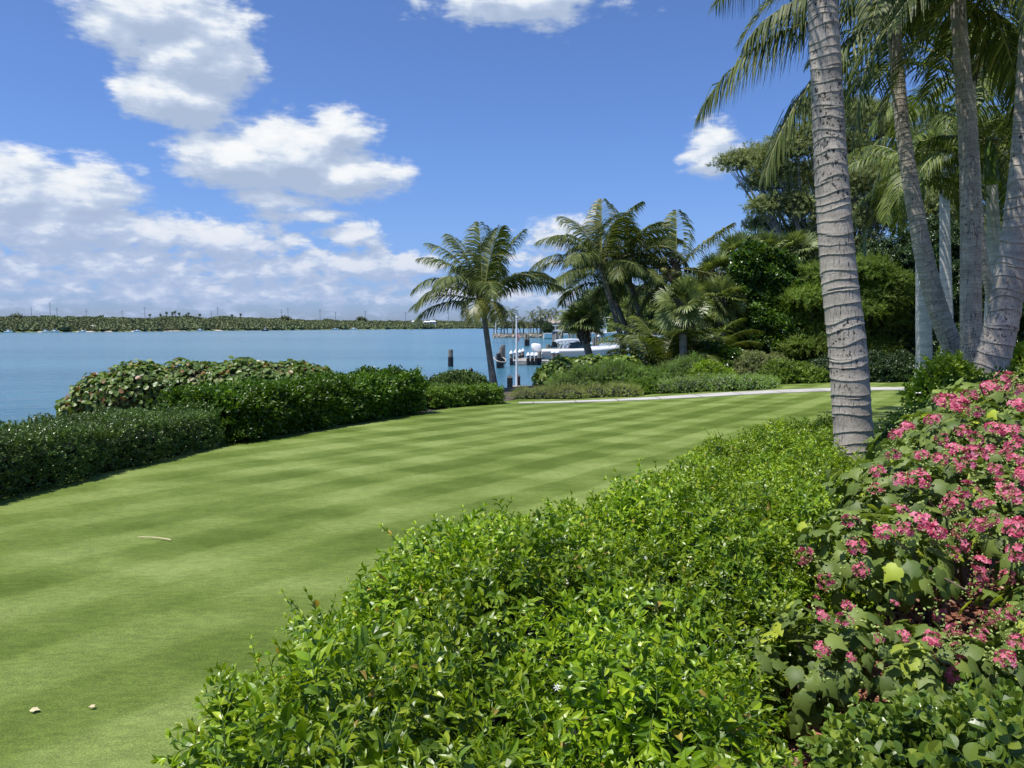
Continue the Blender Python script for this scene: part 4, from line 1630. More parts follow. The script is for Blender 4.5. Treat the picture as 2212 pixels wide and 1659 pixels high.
dombeya('pink_flowering_shrub', 'large pink flowering shrub climbing along the right edge, below the thick palms',
        [(3.45, 5.1, .68, .92, .95, .50), (2.45, 4.3, .66, .62, .55, .28), (1.80, 3.78, .50, .38, .36, .24), (4.4, 6.1, .84, 1.05, .95, .50), (5.5, 6.6, .92, 1.0, 1.1, .55), (3.3, 4.1, .72, .7, .55, .30), (2.55, 3.6, .60, .42, .32, .2)],
        (2.75, 4.75), 250, .078, FL_MAIN, 5, 7)
dombeya('pink_flowering_shrub', 'small pink flowering shrub in front of the mulch gap, above the round-leaved shrub',
        [(1.30, 3.08, .27, .36, .26, .24), (1.68, 3.05, .22, .36, .26, .21), (1.12, 3.0, .24, .22, .2, .18)], (1.45, 3.0), 320, .068, FL_FRONT, 6, 4)
dombeya('pink_flowering_shrub', 'lower pink flowering shrub at the right edge, beside the mulch gap',
        [(2.10, 3.0, .20, .38, .26, .19), (2.5, 3.25, .34, .42, .36, .30)], (2.3, 3.1), 300, .071, FL_RIGHT, 8, 4)

# garden stakes standing in the mulch
q = P(2000, 1345, 4.15)
for (dx, h, r_, m, lab) in ((.0, .34, .019, 'black_wrap', 'black garden stake standing in the red mulch gap'), (.085, .36, .012, 'piling', 'grey wooden garden stake standing in the red mulch gap')):
    g = Geo()
    b = np.array([2.23 + dx, 4.05, gz(2.23, 4.05)])
    tube_geo(g, [b, b + np.array([.012, 0, h * .97]), b + np.array([.012, 0, h])], [r_, r_, r_ * .7], 9)
    tag(g.obj('garden_stake', M[m], origin=b), lab, 'stake')

# ------------------------------------------------------------------ litter on the lawn
q = P(335, 1167, 4.6)


def on_lawn(u, v):
    d = ray(u, v)
    for s in np.arange(1, 40, .005):
        c = CAM + d * s
        if c[2] < gz(c[0], c[1]) + .02:
            return c
    return c


a, b = on_lawn(298, 1162), on_lawn(370, 1169)
g = Geo()
mid = (a + b) / 2 + np.array([0, .02, .012])
tube_geo(g, smooth_path([a + [0, 0, .01], mid, b + [0, 0, .012]], 10), np.array([.002, .004, .004, .004, .005, .005, .005, .005, .006, .005]), 6)
tag(g.obj('dry_twig', M['dry_leaf'], origin=a), 'straw-coloured twig lying on the near left of the lawn', 'twig')
for (u, v, s, lab) in ((67, 1536, .032, 'pale curled leaf lying on the lawn at the lower left'), (205, 1528, .02, 'thin dry leaf lying flat on the lawn right of the pale curled leaf')):
    c = on_lawn(u, v)
    g = Geo()
    m = 1 if s < .05 else 3
    yv = rng.normal(size=(m, 3)) * [1, 1, .1]
    g.inst(LOB, c[None] + [0, 0, .010], frames(yv[:1] * [1, 1, 0], np.array([[.25, -.15, 1.0]])), np.array([[s, s * 1.2, s * .8]]))
    tag(g.obj('fallen_leaf', M['dry_leaf'], origin=c), lab, 'leaf')


# ------------------------------------------------------------------ clipped hedges on the left
def hedge(name, front, width, height, mats, tpls, per_m2, size, label, up=.5, wild=.6, lump=.05, seed=1, round_=.25):
    """hedge whose near foot follows front; width and height at its ends"""
    f = smooth_path(np.array([(a, b, 0) for a, b in front]), 40)[:, :2]
    tn = norm(np.gradient(f, axis=0))
    nrm_ = np.stack([-tn[:, 1], tn[:, 0]], 1)
    L = np.concatenate([[0], np.cumsum(np.linalg.norm(np.diff(f, axis=0), axis=1))])
    wv, hv = np.linspace(*width, 40), np.interp(np.linspace(0, 1, 40), np.linspace(0, 1, len(height)), height)
    area = L[-1] * (np.mean(wv) + 2 * np.mean(hv)) + 2 * wv[-1] * hv[-1]
    n = int(area * per_m2)
    # profile round the section: 0 foot, up the front, over the top, down the back
    s = rng.random(n) * L[-1]
    endcap = rng.random(n) < (wv[0] * hv[0] + wv[-1] * hv[-1]) / area
    H = np.interp(s, L, hv) * (1 + .07 * noise2(s, s * 0, 1.7, seed + 9))
    W = np.interp(s, L, wv)
    per = 2 * H + W
    t = rng.random(n) * per
    across = np.where(t < H, 0, np.where(t < H + W, t - H, W))
    z = np.where(t < H, t, np.where(t < H + W, H, per - t))
    nl = np.where(t < H, -1.0, np.where(t < H + W, 0, 1.0))
    nz = np.where((t >= H) & (t < H + W), 1.0, 0)
    # ends
    e0 = endcap & (rng.random(n) < .5)
    e1 = endcap & ~e0
    s = np.where(e0, 0, np.where(e1, L[-1], s))
    across = np.where(endcap, rng.random(n) * W, across)
    z = np.where(endcap, rng.random(n) * H, z)
    nl = np.where(endcap, 0, nl)
    nz = np.where(endcap, 0, nz)
    ns = np.where(e0, -1.0, np.where(e1, 1.0, 0))
    # round the shoulders
    cut = round_ * np.clip((z / H - .6) / .4, 0, 1) ** 2
    across = across + np.where(nl < 0, cut * .3, np.where(nl > 0, -cut * .3, 0))
    dep = rng.random(n) ** 1.6 * .16 + lump * (noise2(s, across * 2 + z * 1.5, 3.2, seed) + .6 * noise2(s, z * 2 + across, 8, seed + 3))
    px_ = np.interp(s, L, f[:, 0])
    py_ = np.interp(s, L, f[:, 1])
    nx = np.interp(s, L, nrm_[:, 0])
    ny = np.interp(s, L, nrm_[:, 1])
    tx = np.interp(s, L, tn[:, 0])
    ty = np.interp(s, L, tn[:, 1])
    N3 = norm(np.stack([nx * nl + tx * ns, ny * nl + ty * ns, nz], 1) + 1e-6)
    X = px_ + nx * across - N3[:, 0] * dep
    Y = py_ + ny * across - N3[:, 1] * dep
    g0 = G(px_, py_)
    Z = g0 + z - N3[:, 2] * dep
    p = np.stack([X, Y, np.maximum(Z, g0 + .03)], 1)
    g = Geo()
    place(g, tpls, p, N3, size, up, wild)
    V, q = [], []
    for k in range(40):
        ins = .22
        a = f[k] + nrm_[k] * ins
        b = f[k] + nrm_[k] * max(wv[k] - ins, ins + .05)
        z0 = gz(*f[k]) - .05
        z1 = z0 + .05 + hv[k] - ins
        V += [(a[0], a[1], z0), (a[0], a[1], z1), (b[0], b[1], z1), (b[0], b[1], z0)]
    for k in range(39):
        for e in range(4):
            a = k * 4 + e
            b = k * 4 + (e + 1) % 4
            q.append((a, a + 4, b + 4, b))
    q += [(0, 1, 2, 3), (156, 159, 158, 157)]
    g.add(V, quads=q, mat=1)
    c = f[20]
    return tag(g.obj(name, mats, origin=(c[0], c[1], gz(*c))), label, 'hedge')


hedge('clipped_hedge', [(-8.6, -1.0), (-7.0, 2.0), (-5.95, 5.0), (-5.5, 8.1), (-4.85, 12.7)], (.9, 1.9), (.75, .68, .62, .52), [M['hedge_fine'], M['core']], SPR_TUFT, 900, .075,
      'low clipped small-leaved hedge at the left edge of the lawn', seed=4, lump=.06, round_=.4)
hedge('dark_hedge', [(-4.75, 13.0), (-3.55, 16.2), (-2.25, 19.2)], (1.5, 1.4), (.72, .80, .86), [M['hedge_dark'], M['core']], SPR_TUFT, 560, .165,
      'taller dark green hedge running along the far left of the lawn', up=.9, seed=9, lump=.10, round_=.6)
shrub('sea_grape_shrub', pblobs([(190, 890, 60, 50), (240, 860, 85, 58), (310, 845, 95, 68), (420, 840, 115, 64), (540, 835, 115, 60), (630, 830, 90, 50), (690, 826, 42, 36)], 17.0, .9, .3),
      [M['seagrape'], M['core']], None, 380, .11, 'rounded shrub of big coppery and green leaves behind the hedges', single=LRND, core=.84, lump=.07)
shrub('round_shrub', pblobs([(990, 850, 66, 42), (945, 860, 45, 32), (1030, 862, 35, 30)], 23.5), [M['hedge_fine'], M['core']], SPR_TUFT, 480, .13,
      'rounded dark shrub just left of the single coconut trunk', depth=.12, core=.9, lump=.05)
hedge('low_hedge', [(-2.05, 20.4), (-1.2, 21.4), (-.25, 22.2)], (1.0, 1.0), (.44, .44, .42), [M['light_hedge'], M['core']], SPR_TUFT, 520, .12,
      'low light-green hedge between the dark hedge and the path end', seed=14, lump=.05, up=.8)

# ------------------------------------------------------------------ beds beyond the path
BEDS = [
    ('flower_bed', [(1135, 862, 34, 22), (1180, 860, 42, 24), (1230, 858, 42, 24), (1285, 855, 42, 23), (1335, 851, 38, 21), (1362, 852, 25, 17)], 24.4, 'lantana', SPR_FINE, 420, .13,
     'low bed of pinkish cream flowers along the far side of the path', 'flower bed'),
    ('round_shrub', [(1388, 842, 28, 20), (1375, 848, 22, 16)], 25.0, 'light_hedge', SPR_TUFT, 400, .13, 'small round green shrub between the pinkish and white flower beds', 'shrub'),
    ('flower_bed', [(1440, 842, 34, 17), (1480, 836, 38, 20), (1525, 833, 42, 22), (1570, 833, 42, 21), (1615, 833, 42, 20), (1650, 832, 34, 18)], 25.0, 'whitebed', SPR_FINE, 420, .13,
     'low bed of white flowers beyond the path', 'flower bed'),
    ('sea_grape_shrub', [(1178, 822, 26, 34), (1215, 812, 46, 42), (1270, 802, 56, 34), (1335, 800, 55, 32), (1365, 815, 35, 30)], 30.0, 'seagrape_green', None, 190, .19,
     'light green big-leaved shrub in front of the boat dock', 'shrub'),
    ('wispy_shrub', [(1225, 838, 44, 24), (1275, 828, 52, 34), (1330, 822, 50, 38), (1380, 826, 42, 30), (1420, 826, 28, 24)], 28.0, 'fineshrub', SPR_FINE, 330, .22,
     'wispy green shrub with hints of purple, in front of the big-leaved shrub', 'shrub'),
    ('wispy_shrub', [(1462, 822, 42, 36), (1495, 812, 36, 38), (1445, 832, 30, 24), (1520, 826, 26, 24)], 28.2, 'fineshrub', SPR_FINE, 330, .22,
     'wispy purple-tinged shrub at the foot of the fan palm', 'shrub'),
    ('round_shrub', [(1545, 788, 50, 42), (1580, 800, 44, 38), (1520, 800, 34, 30)], 30.0, 'clusia', SPR_ROSETTE, 230, .24,
     'rounded shrub of thick dark glossy leaves below the dense dark tree', 'shrub'),
    ('bright_shrub', [(1528, 812, 34, 26), (1560, 822, 30, 20)], 26.6, 'brightleaf', SPR_TUFT, 330, .14, 'small yellow-green shrub above the white flower bed', 'shrub'),
    ('grey_green_shrub', [(1625, 800, 48, 34), (1665, 802, 38, 32), (1600, 815, 34, 26)], 29.4, 'bigtree', SPR_CLUMP, 300, .17, 'grey-green shrub right of the thick-leaved shrub', 'shrub'),
    ('light_shrub', [(1690, 815, 42, 30), (1730, 822, 36, 28), (1655, 832, 36, 20), (1762, 828, 30, 26)], 27.2, 'seagrape_green', SPR_TUFT, 330, .17,
     'mid-green shrub below the feathery tree, left of the thick palm trunk', 'shrub'),
    ('dark_hedge', [(1800, 815, 55, 40), (1870, 810, 60, 42), (1940, 808, 55, 38), (1985, 818, 40, 28)], 27.6, 'darkmass', SPR_CLUMP, 320, .18,
     'dark hedge at the foot of the tall trees, beyond the path', 'hedge'),
]
for (nm, bl, Y, mt, tp, dn, sz, lab, cat) in BEDS:
    shrub(nm, pblobs(bl, Y, 1.0, .2), [M[mt], M['core']], tp, dn, sz, lab, cat, single=(LRND if tp is None else None), lump=.10, up=.7)

# ------------------------------------------------------------------ dense trees on the right
make_tree('dense_dark_tree', 'dense dark tree of thick glossy leaves left of the feathery tree', gp(1645, 34),
          pblobs([(1620, 575, 34, 38), (1655, 600, 56, 56), (1620, 650, 60, 66), (1690, 640, 56, 66), (1600, 720, 46, 62), (1660, 720, 66, 76), (1715, 715, 46, 66), (1640, 780, 76, 46), (1700, 780, 50, 40)], 34, .9, .5),
          M['clusia'], M['bark_dark'], SPR_ROSETTE, 210, .30, .16, core=.8, depth=.3, seed=3)
make_tree('feathery_tree', 'light green feathery layered tree behind the thick palm trunk', gp(1830, 32.5),
          pblobs([(1768, 598, 44, 17), (1872, 585, 46, 19), (1925, 612, 38, 16), (1745, 648, 46, 18), (1900, 645, 54, 20), (1735, 705, 50, 18), (1850, 672, 60, 20),
                  (1905, 700, 56, 19), (1800, 720, 60, 18), (1770, 672, 40, 15), (1885, 755, 56, 18), (1740, 752, 48, 16), (1830, 628, 44, 15)], 32.5, .9, .6),
          M['feather'], M['bark_dark'], SPR_FEATHER, 190, .40, .13, core=.5, depth=.5, seed=5, up=.35, wild=.6)
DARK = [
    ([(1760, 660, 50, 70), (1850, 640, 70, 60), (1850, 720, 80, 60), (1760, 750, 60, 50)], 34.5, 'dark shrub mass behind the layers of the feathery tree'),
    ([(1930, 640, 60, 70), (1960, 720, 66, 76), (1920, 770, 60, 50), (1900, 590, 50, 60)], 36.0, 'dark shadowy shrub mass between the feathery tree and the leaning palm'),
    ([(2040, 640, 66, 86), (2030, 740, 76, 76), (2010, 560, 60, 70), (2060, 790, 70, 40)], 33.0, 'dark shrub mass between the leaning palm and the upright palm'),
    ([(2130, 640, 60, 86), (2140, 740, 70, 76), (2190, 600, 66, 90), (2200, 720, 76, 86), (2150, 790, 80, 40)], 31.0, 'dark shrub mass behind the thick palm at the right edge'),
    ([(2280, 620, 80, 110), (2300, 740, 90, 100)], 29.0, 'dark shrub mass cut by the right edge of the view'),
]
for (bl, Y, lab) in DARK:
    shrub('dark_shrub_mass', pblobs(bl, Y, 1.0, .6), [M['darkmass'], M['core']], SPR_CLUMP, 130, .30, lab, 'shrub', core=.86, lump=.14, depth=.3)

make_tree('spreading_tree', 'tall spreading tree with pale branches behind the thick palm trunk', gp(1830, 46),
          pblobs([(1680, 372, 60, 34), (1640, 398, 38, 20), (1850, 238, 60, 22), (1590, 352, 46, 20), (1640, 345, 56, 28), (1700, 330, 58, 34), (1745, 300, 52, 34), (1745, 238, 32, 20), (1780, 262, 36, 26), (1870, 258, 56, 34), (1915, 280, 50, 50), (1840, 320, 66, 44),
                  (1690, 400, 50, 34), (1655, 450, 44, 28), (1640, 488, 34, 20), (1725, 450, 58, 44), (1770, 390, 60, 46), (1850, 400, 66, 56), (1915, 380, 56, 56), (1900, 470, 60, 50), (1810, 480, 66, 44), (1720, 515, 56, 30),
                  (1850, 545, 70, 34), (1690, 540, 44, 24), (1780, 550, 60, 30)], 46, 1.0, 2.0),
          M['bigtree'], M['bark_grey'], SPR_CLUMP, 88, .23, .36, depth=.8, seed=8, twigs=10, wild=1.0)
make_tree('spreading_tree', 'tall thinly leaved tree behind the upright palms at the right', gp(2080, 44),
          pblobs([(2010, 330, 60, 50), (2080, 400, 70, 60), (2160, 380, 70, 66), (2230, 420, 80, 80), (2000, 450, 60, 60), (2090, 500, 76, 60), (2190, 520, 80, 66), (2010, 540, 66, 46), (2260, 300, 70, 70), (2120, 300, 60, 50)], 44, 1.0, 2.0),
          M['bigtree'], M['bark_grey'], SPR_CLUMP, 62, .25, .36, depth=.8, seed=12, twigs=9, wild=1.0)

# ------------------------------------------------------------------ coconut and fan palms in the middle
P1 = [(100, 80, 1.1, 26), (140, 74, 1.08, 46), (170, 70, 1.05, 60), (185, 62, 1.0, 72), (20, 72, 1.05, 30), (60, 82, 1.0, 30), (-60, 78, 1.0, 40),
      (185, 48, 1.0, 105), (200, 36, .98, 112), (165, 20, .98, 62), (190, 8, .95, 66), (10, 54, 1.02, 92), (-15, 46, .98, 74), (5, 36, 1.05, 66), (-35, 50, .95, 90),
      (-80, 46, .9, 120), (-100, 20, .7, 110), (-70, 10, .6, 80), (80, 62, 1.0, 80), (120, 60, 1.0, 85), (-130, 50, .9, 100)]
make_palm('coconut_palm', 'single coconut palm by the water, left of the flagpole', [gp(1068, 30), P(1062, 800, 30), P(1053, 735, 30), P(1047, 690, 30), P(1044, 655, 30)],
          [.17, .13, .115, .105, .13], P1, M['coconut_leaf'], M['trunk_mid'], None, L=3.1, nleaf=80, leafl=.80, width=.055, seed=2, dry=(16, 17), hang=1.15)
P2 = rand_fronds(15, 4, -12, 84, .85, 1.1, (50, 90)) + [(178, 30, 1.05, 80), (170, 55, 1.05, 85), (5, 35, 1.0, 85), (85, 80, 1.05, 25)]
make_palm('coconut_palm', 'tallest of the curved coconut palms in the middle', [gp(1355, 34), P(1345, 745, 34), P(1328, 679, 34), P(1310, 620, 34), P(1301, 580, 34)],
          [.17, .135, .12, .11, .13], P2, M['coconut_leaf'], M['trunk_mid'], None, L=3.15, nleaf=80, leafl=.92, width=.055, hang=1.35, seed=3, dry=(18, 19, 22))
P3 = rand_fronds(11, 9, -12, 82, .85, 1.05, (50, 95)) + [(15, 50, 1.05, 80), (-10, 30, 1.0, 90)]
make_palm('coconut_palm', 'curved coconut palm leaning left, between the tallest one and the one with nuts', [gp(1418, 35), P(1400, 725, 35), P(1383, 680, 35), P(1360, 610, 35), P(1349, 568, 35)],
          [.17, .13, .115, .105, .13], P3, M['coconut_leaf'], M['trunk_mid'], None, L=3.05, nleaf=78, leafl=.90, width=.055, hang=1.35, seed=5, dry=(17,))
make_palm('coconut_palm', 'shorter coconut palm whose trunk crosses behind the tallest one', [gp(1378, 36.5), P(1362, 740, 36.5), P(1345, 690, 36.5), P(1325, 640, 36.5), P(1318, 612, 36.5)],
          [.17, .14, .13, .12, .13], rand_fronds(7, 14, -20, 50, .7, .9, (60, 90)), M['coconut_leaf'], M['trunk_mid'], None, L=2.8, nleaf=64, leafl=.8, width=.06, seed=7)
P4 = [(80, 86, 1.0, 38), (5, 46, 1.12, 18), (172, 34, .95, 88), (160, 8, 1.0, 70), (195, -18, 1.1, 62), (-20, -6, 1.15, 45), (10, 6, .75, 80), (-70, -20, .8, 60), (100, -20, .9, 55), (-40, -42, .9, 40), (60, -35, .9, 45), (185, -40, 1.15, 35)]
make_palm('coconut_palm', 'sparse coconut palm carrying a cluster of nuts', [gp(1512, 34), P(1498, 720, 34), P(1485, 670, 34), P(1472, 615, 34), P(1462, 580, 34)],
          [.18, .15, .135, .12, .13], P4, M['coconut_leaf'], M['trunk_mid'], None, L=2.75, nleaf=70, leafl=.78, width=.06, dry=(1, 5, 8, 11), seed=11, coconuts=18, hang=1.3)

make_sabal('fan_palm', 'short fan palm leaning in front of the white boat', [gp(1280, 33), P(1272, 765, 33), P(1262, 730, 33), P(1258, 700, 33)], [.17, .15, .16, .17], None, 28, .48, .80, 3, emin=-12)
make_sabal('fan_palm', 'fan palm with a shaggy trunk right of the curved coconut palms', [gp(1477, 29.5), P(1476, 770, 29.5), P(1475, 720, 29.5), P(1473, 662, 29.5)], [.16, .14, .15, .17], None, 28, .55, .78, 4)
make_sabal('fan_palm', 'fan palm crown beside the top left of the dense dark tree', [gp(1552, 36), P(1552, 700, 36), P(1551, 640, 36), P(1550, 598, 36)], [.16, .14, .14, .16], None, 26, .6, .85, 5)
make_sabal('fan_palm', 'low fan palm half hidden at the left of the dense dark tree', [gp(1562, 33), P(1560, 740, 33), P(1558, 690, 33), P(1556, 655, 33)], [.16, .14, .14, .16], None, 24, .6, .82, 6)
for (u, v, lab, sd) in ((1600, 552, 'leftmost fan palm crown peeping over the dense dark tree', 21), (1650, 548, 'middle fan palm crown over the dense dark tree, below the spreading tree', 22),
                        (1712, 548, 'fan palm crown between the dense dark tree and the feathery tree', 23), (1762, 560, 'fan palm crown touching the left side of the thick palm trunk', 24)):
    make_sabal('fan_palm', lab, [gp(u, 37.5), P(u, 700, 37.5), P(u, 620, 37.5), P(u, v, 37.5)], [.16, .14, .14, .16], None, 22, .6, .9, sd, boots=False)


def young_palm(label, base, n, L, seed, special=()):
    t = thing('young_palm', base, label, 'palm tree')
    r = np.random.default_rng(seed)
    fr = [(i * 137.5 + r.uniform(-15, 15), 82 - 50 * (i + .5) / n + r.uniform(-6, 6), r.uniform(.8, 1.1), r.uniform(50, 90)) for i in range(n)] + list(special)
    g = Geo()
    tube_geo(g, [np.array(base), np.array(base) + [0, 0, .35], np.array(base) + [0, 0, .7]], [.14, .12, .07], 9)
    g.obj('trunk', M['boot'], t)
    for i, f in enumerate(fr):
        g = Geo()
        frond_geo(g, np.array(base) + [0, 0, .5], f[0], f[1], L * f[2], f[3], 62, .72, .05, .7, 3, seed=seed * 31 + i, rib=.018)
        g.obj('frond', [M['areca_leaf'], M['rachis']], t)
    return t


young_palm('young palm with long arching fronds left of the shaggy fan palm', gp(1432, 30.5), 12, 3.0, 3, [(10, 60, 1.1, 75), (172, 62, 1.0, 90)])
young_palm('young palm arching between the shaggy fan palm and the dense dark tree', gp(1525, 31.5), 11, 2.9, 6, [(175, 66, 1.1, 70), (0, 64, 1.0, 80)])
young_palm('low young palm drooping over the water right of the curved trunks', gp(1400, 32), 8, 2.2, 9, [(175, 40, 1.1, 80), (-10, 45, 1.1, 95), (-20, 30, 1.1, 70)])

# ------------------------------------------------------------------ big palms on the right
TY = 8.8
T1 = [np.array([P(1847, 990, TY)[0], TY, gz(4, TY) - .05]), P(1845, 965, TY), P(1839, 880, TY), P(1829, 740, TY), P(1813, 600, TY), P(1801, 450, TY), P(1791, 300, TY), P(1783, 130, TY), P(1777, 0, TY), P(1770, -250, TY), P(1766, -620, TY)]
w = np.array([84, 80, 78, 73, 69, 64, 60.5, 56.5, 53, 47, 42])
make_palm('tall_palm', 'thickest palm trunk in front, rising out of the yellow-green shrub', T1, px(w, TY) / 2, rand_fronds(16, 31, 12, 78, .85, 1.0, (45, 70)), M['coconut_leaf'], M['trunk'], None,
          L=3.4, nleaf=60, leafl=.62, width=.035, spacing=.13, seg=44, step=.007, seed=21, lip=.05)
Y2 = 13.0
T2 = [np.array([P(2090, 850, Y2)[0], Y2, gz(7, Y2) - .05]), P(2077, 800, Y2), P(2055, 745, Y2), P(2027, 670, Y2), P(2000, 570, Y2), P(1982, 480, Y2), P(1966, 390, Y2), P(1950, 280, Y2), P(1939, 160, Y2), P(1931, 60, Y2), P(1927, 5, Y2)]
w = np.array([58, 46, 43, 41, 38.5, 35, 32, 29.5, 28, 27, 30])
F2 = [(180, 12, .66, 74), (174, -7, .93, 60), (185, -40, .9, 38), (0, 40, 1.0, 110), (20, 10, 1.0, 85),
      (-12, 30, .95, 105), (60, 40, 1.0, 80), (100, 55, 1.0, 80), (130, 50, 1.0, 90), (30, 70, 1.0, 80), (20, 78, 1.0, 100)]
make_palm('leaning_palm', 'curved palm leaning left with its crown at the top edge', T2, px(w, Y2) / 2, F2, M['coconut_leaf'], M['trunk2'], None,
          L=3.9, nleaf=105, leafl=.86, width=.042, spacing=.09, seg=30, step=.008, seed=23, lip=.06, hang=2.3, fwd=.15)
Y3 = 12.4
T3 = [np.array([P(2112, 880, Y3)[0], Y3, gz(7, Y3) - .05]), P(2106, 830, Y3), P(2098, 720, Y3), P(2097, 600, Y3), P(2097, 480, Y3), P(2092, 340, Y3), P(2083, 200, Y3), P(2074, 80, Y3), P(2069, 0, Y3), P(2062, -140, Y3)]
w = np.array([50, 46, 43, 41, 40.5, 37, 34, 30.5, 28.5, 27])
make_palm('upright_palm', 'upright grey palm trunk between the curved palm and the thick one at the right edge', T3, px(w, Y3) / 2, rand_fronds(18, 41, -50, 75, .9, 1.05, (60, 95)), M['coconut_leaf'], M['trunk2'], None,
          L=3.5, nleaf=64, leafl=.66, width=.04, spacing=.08, seg=30, step=.008, seed=25, lip=.03, hang=1.2)
Y4 = 15.5
T4 = [np.array([P(2170, 800, Y4)[0], Y4, gz(9, Y4) - .05]), P(2155, 715, Y4), P(2140, 630, Y4), P(2122, 545, Y4), P(2112, 450, Y4), P(2106, 350, Y4), P(2100, 250, Y4), P(2096, 170, Y4)]
w = np.array([34, 25, 23, 21, 20, 19, 19, 19])
F4 = [(175, 60, 1.0, 120), (185, 42, 1.05, 105), (170, 80, 1.0, 110), (165, 25, 1.0, 110), (195, 15, 1.0, 90), (5, 55, 1.0, 110), (10, 30, 1.0, 105), (-15, 60, 1.0, 120), (200, 70, 1.0, 110), (0, 5, .95, 85), (-60, 40, .9, 110),
      (60, 60, 1.0, 90), (120, 50, 1.0, 100), (-100, 20, .8, 90), (90, 20, .9, 80), (20, 75, 1.0, 90)]
make_palm('slim_palm', 'slim palm trunk passing behind the upright palm, its crown near the top', T4, px(w, Y4) / 2, F4, M['royal_leaf'], M['trunk2'], None,
          L=3.6, nleaf=64, leafl=.64, width=.045, spacing=.06, seg=20, step=.01, seed=27, hang=1.25)
Y5 = 11.2
T5 = [np.array([P(2110, 900, Y5)[0], Y5, gz(7, Y5) - .05]), P(2125, 840, Y5), P(2143, 780, Y5), P(2166, 690, Y5), P(2184, 590, Y5), P(2199, 470, Y5), P(2210, 350, Y5), P(2219, 200, Y5), P(2228, 30, Y5), P(2236, -150, Y5)]
w = np.array([82, 72, 66, 60, 55, 50, 45, 42, 38, 34])
make_palm('thick_palm', 'thick slanting palm trunk at the right edge', T5, px(w, Y5) / 2, rand_fronds(16, 51, -40, 75, .9, 1.05, (60, 95)), M['coconut_leaf'], M['trunk'], None,
          L=3.3, nleaf=60, leafl=.62, width=.04, spacing=.16, seg=34, step=.007, seed=29, lip=.07, hang=1.1)
# royal palms with smooth pale trunks
Y6 = 20.0
FR = lambda sd, n=15: rand_fronds(n, sd, -30, 70, .85, 1.05, (95, 135))
make_palm('royal_palm', 'pale smooth palm trunk left of the curved palm base, its crown lower than the rest', [gp(1996, Y6), P(1996, 790, Y6), P(1995, 700, Y6), P(1993, 600, Y6), P(1988, 500, Y6), P(1984, 440, Y6)],
          px(np.array([44, 33, 32, 28, 24, 20]), Y6) / 2, FR(61), M['royal_leaf'], M['trunk_royal'], None, L=2.3, nleaf=56, leafl=.5, width=.045, spacing=.13, seg=20, step=.03, seed=33, lip=.012, shaft=.75, lift=.1, hang=1.2)
Y7 = 19.0
make_palm('royal_palm', 'pale smooth palm with a green crown shaft between the upright palm and the right edge', [gp(2137, Y7), P(2138, 770, Y7), P(2145, 620, Y7), P(2146, 520, Y7), P(2144, 460, Y7), P(2142, 400, Y7)],
          px(np.array([40, 31, 29, 27, 26, 22]), Y7) / 2, FR(71, 17), M['royal_leaf'], M['trunk_royal'], None, L=3.0, nleaf=60, leafl=.58, width=.045, spacing=.14, seg=20, step=.03, seed=35, lip=.012, shaft=1.15, lift=.1, hang=1.2)
Y8 = 18.0
make_palm('royal_palm', 'palm whose drooping fronds fill the top right corner', [gp(2235, Y8), P(2235, 700, Y8), P(2225, 500, Y8), P(2212, 330, Y8), P(2205, 230, Y8)],
          px(np.array([40, 32, 28, 24, 20]), Y8) / 2, FR(81, 17), M['royal_leaf'], M['trunk_royal'], None, L=3.0, nleaf=60, leafl=.58, width=.045, spacing=.14, seg=18, step=.03, seed=37, lip=.012, shaft=1.0, lift=.1, hang=1.2)
Y9 = 24.0
make_palm('royal_palm', 'palm crown hanging between the curved palm and the upright palm, behind both', [gp(2045, Y9), P(2045, 700, Y9), P(2042, 560, Y9), P(2040, 430, Y9), P(2038, 330, Y9)],
          px(np.array([34, 26, 23, 20, 17]), Y9) / 2, FR(91, 15), M['royal_leaf'], M['trunk_royal'], None, L=3.0, nleaf=56, leafl=.55, width=.05, spacing=.14, seg=16, step=.04, seed=39, lip=.012, shaft=.9, lift=.1, hang=1.2)

# ------------------------------------------------------------------ waterfront: pilings, docks, boats
def piling(name, x, y, top, r, label, wrap=0.0, cap=False, group=None, cat='piling', lean=(0, 0)):
    b = np.array([x, y, WATER_Z - 1.2])
    t = thing(name, (x, y, WATER_Z), label, cat, group)
    g = Geo()
    e = np.array([x + lean[0], y + lean[1], top])
    tube_geo(g, [b, b * .5 + e * .5, e], [r * 1.05, r, r * .95], 12)
    g.obj('post', M['piling'], t)
    if wrap:
        g = Geo()
        f = (WATER_Z + wrap - b[2]) / (top - b[2])
        tube_geo(g, [b, b + (e - b) * f], [r * 1.14, r * 1.12], 12)
        g.obj('dark_sleeve', M['black_wrap'], t)
    if cap:
        g = Geo()
        tube_geo(g, [e - [0, 0, .02], e + [0, 0, .06], e + [0, 0, .09], e + [0, 0, .34]], [r * 1.3, r * 1.3, r * 1.2, .015], 12)
        g.obj('cap', M['white_cap'], t)
    return t


def wat(u, Y):
    return P(u, 700, Y)[0]


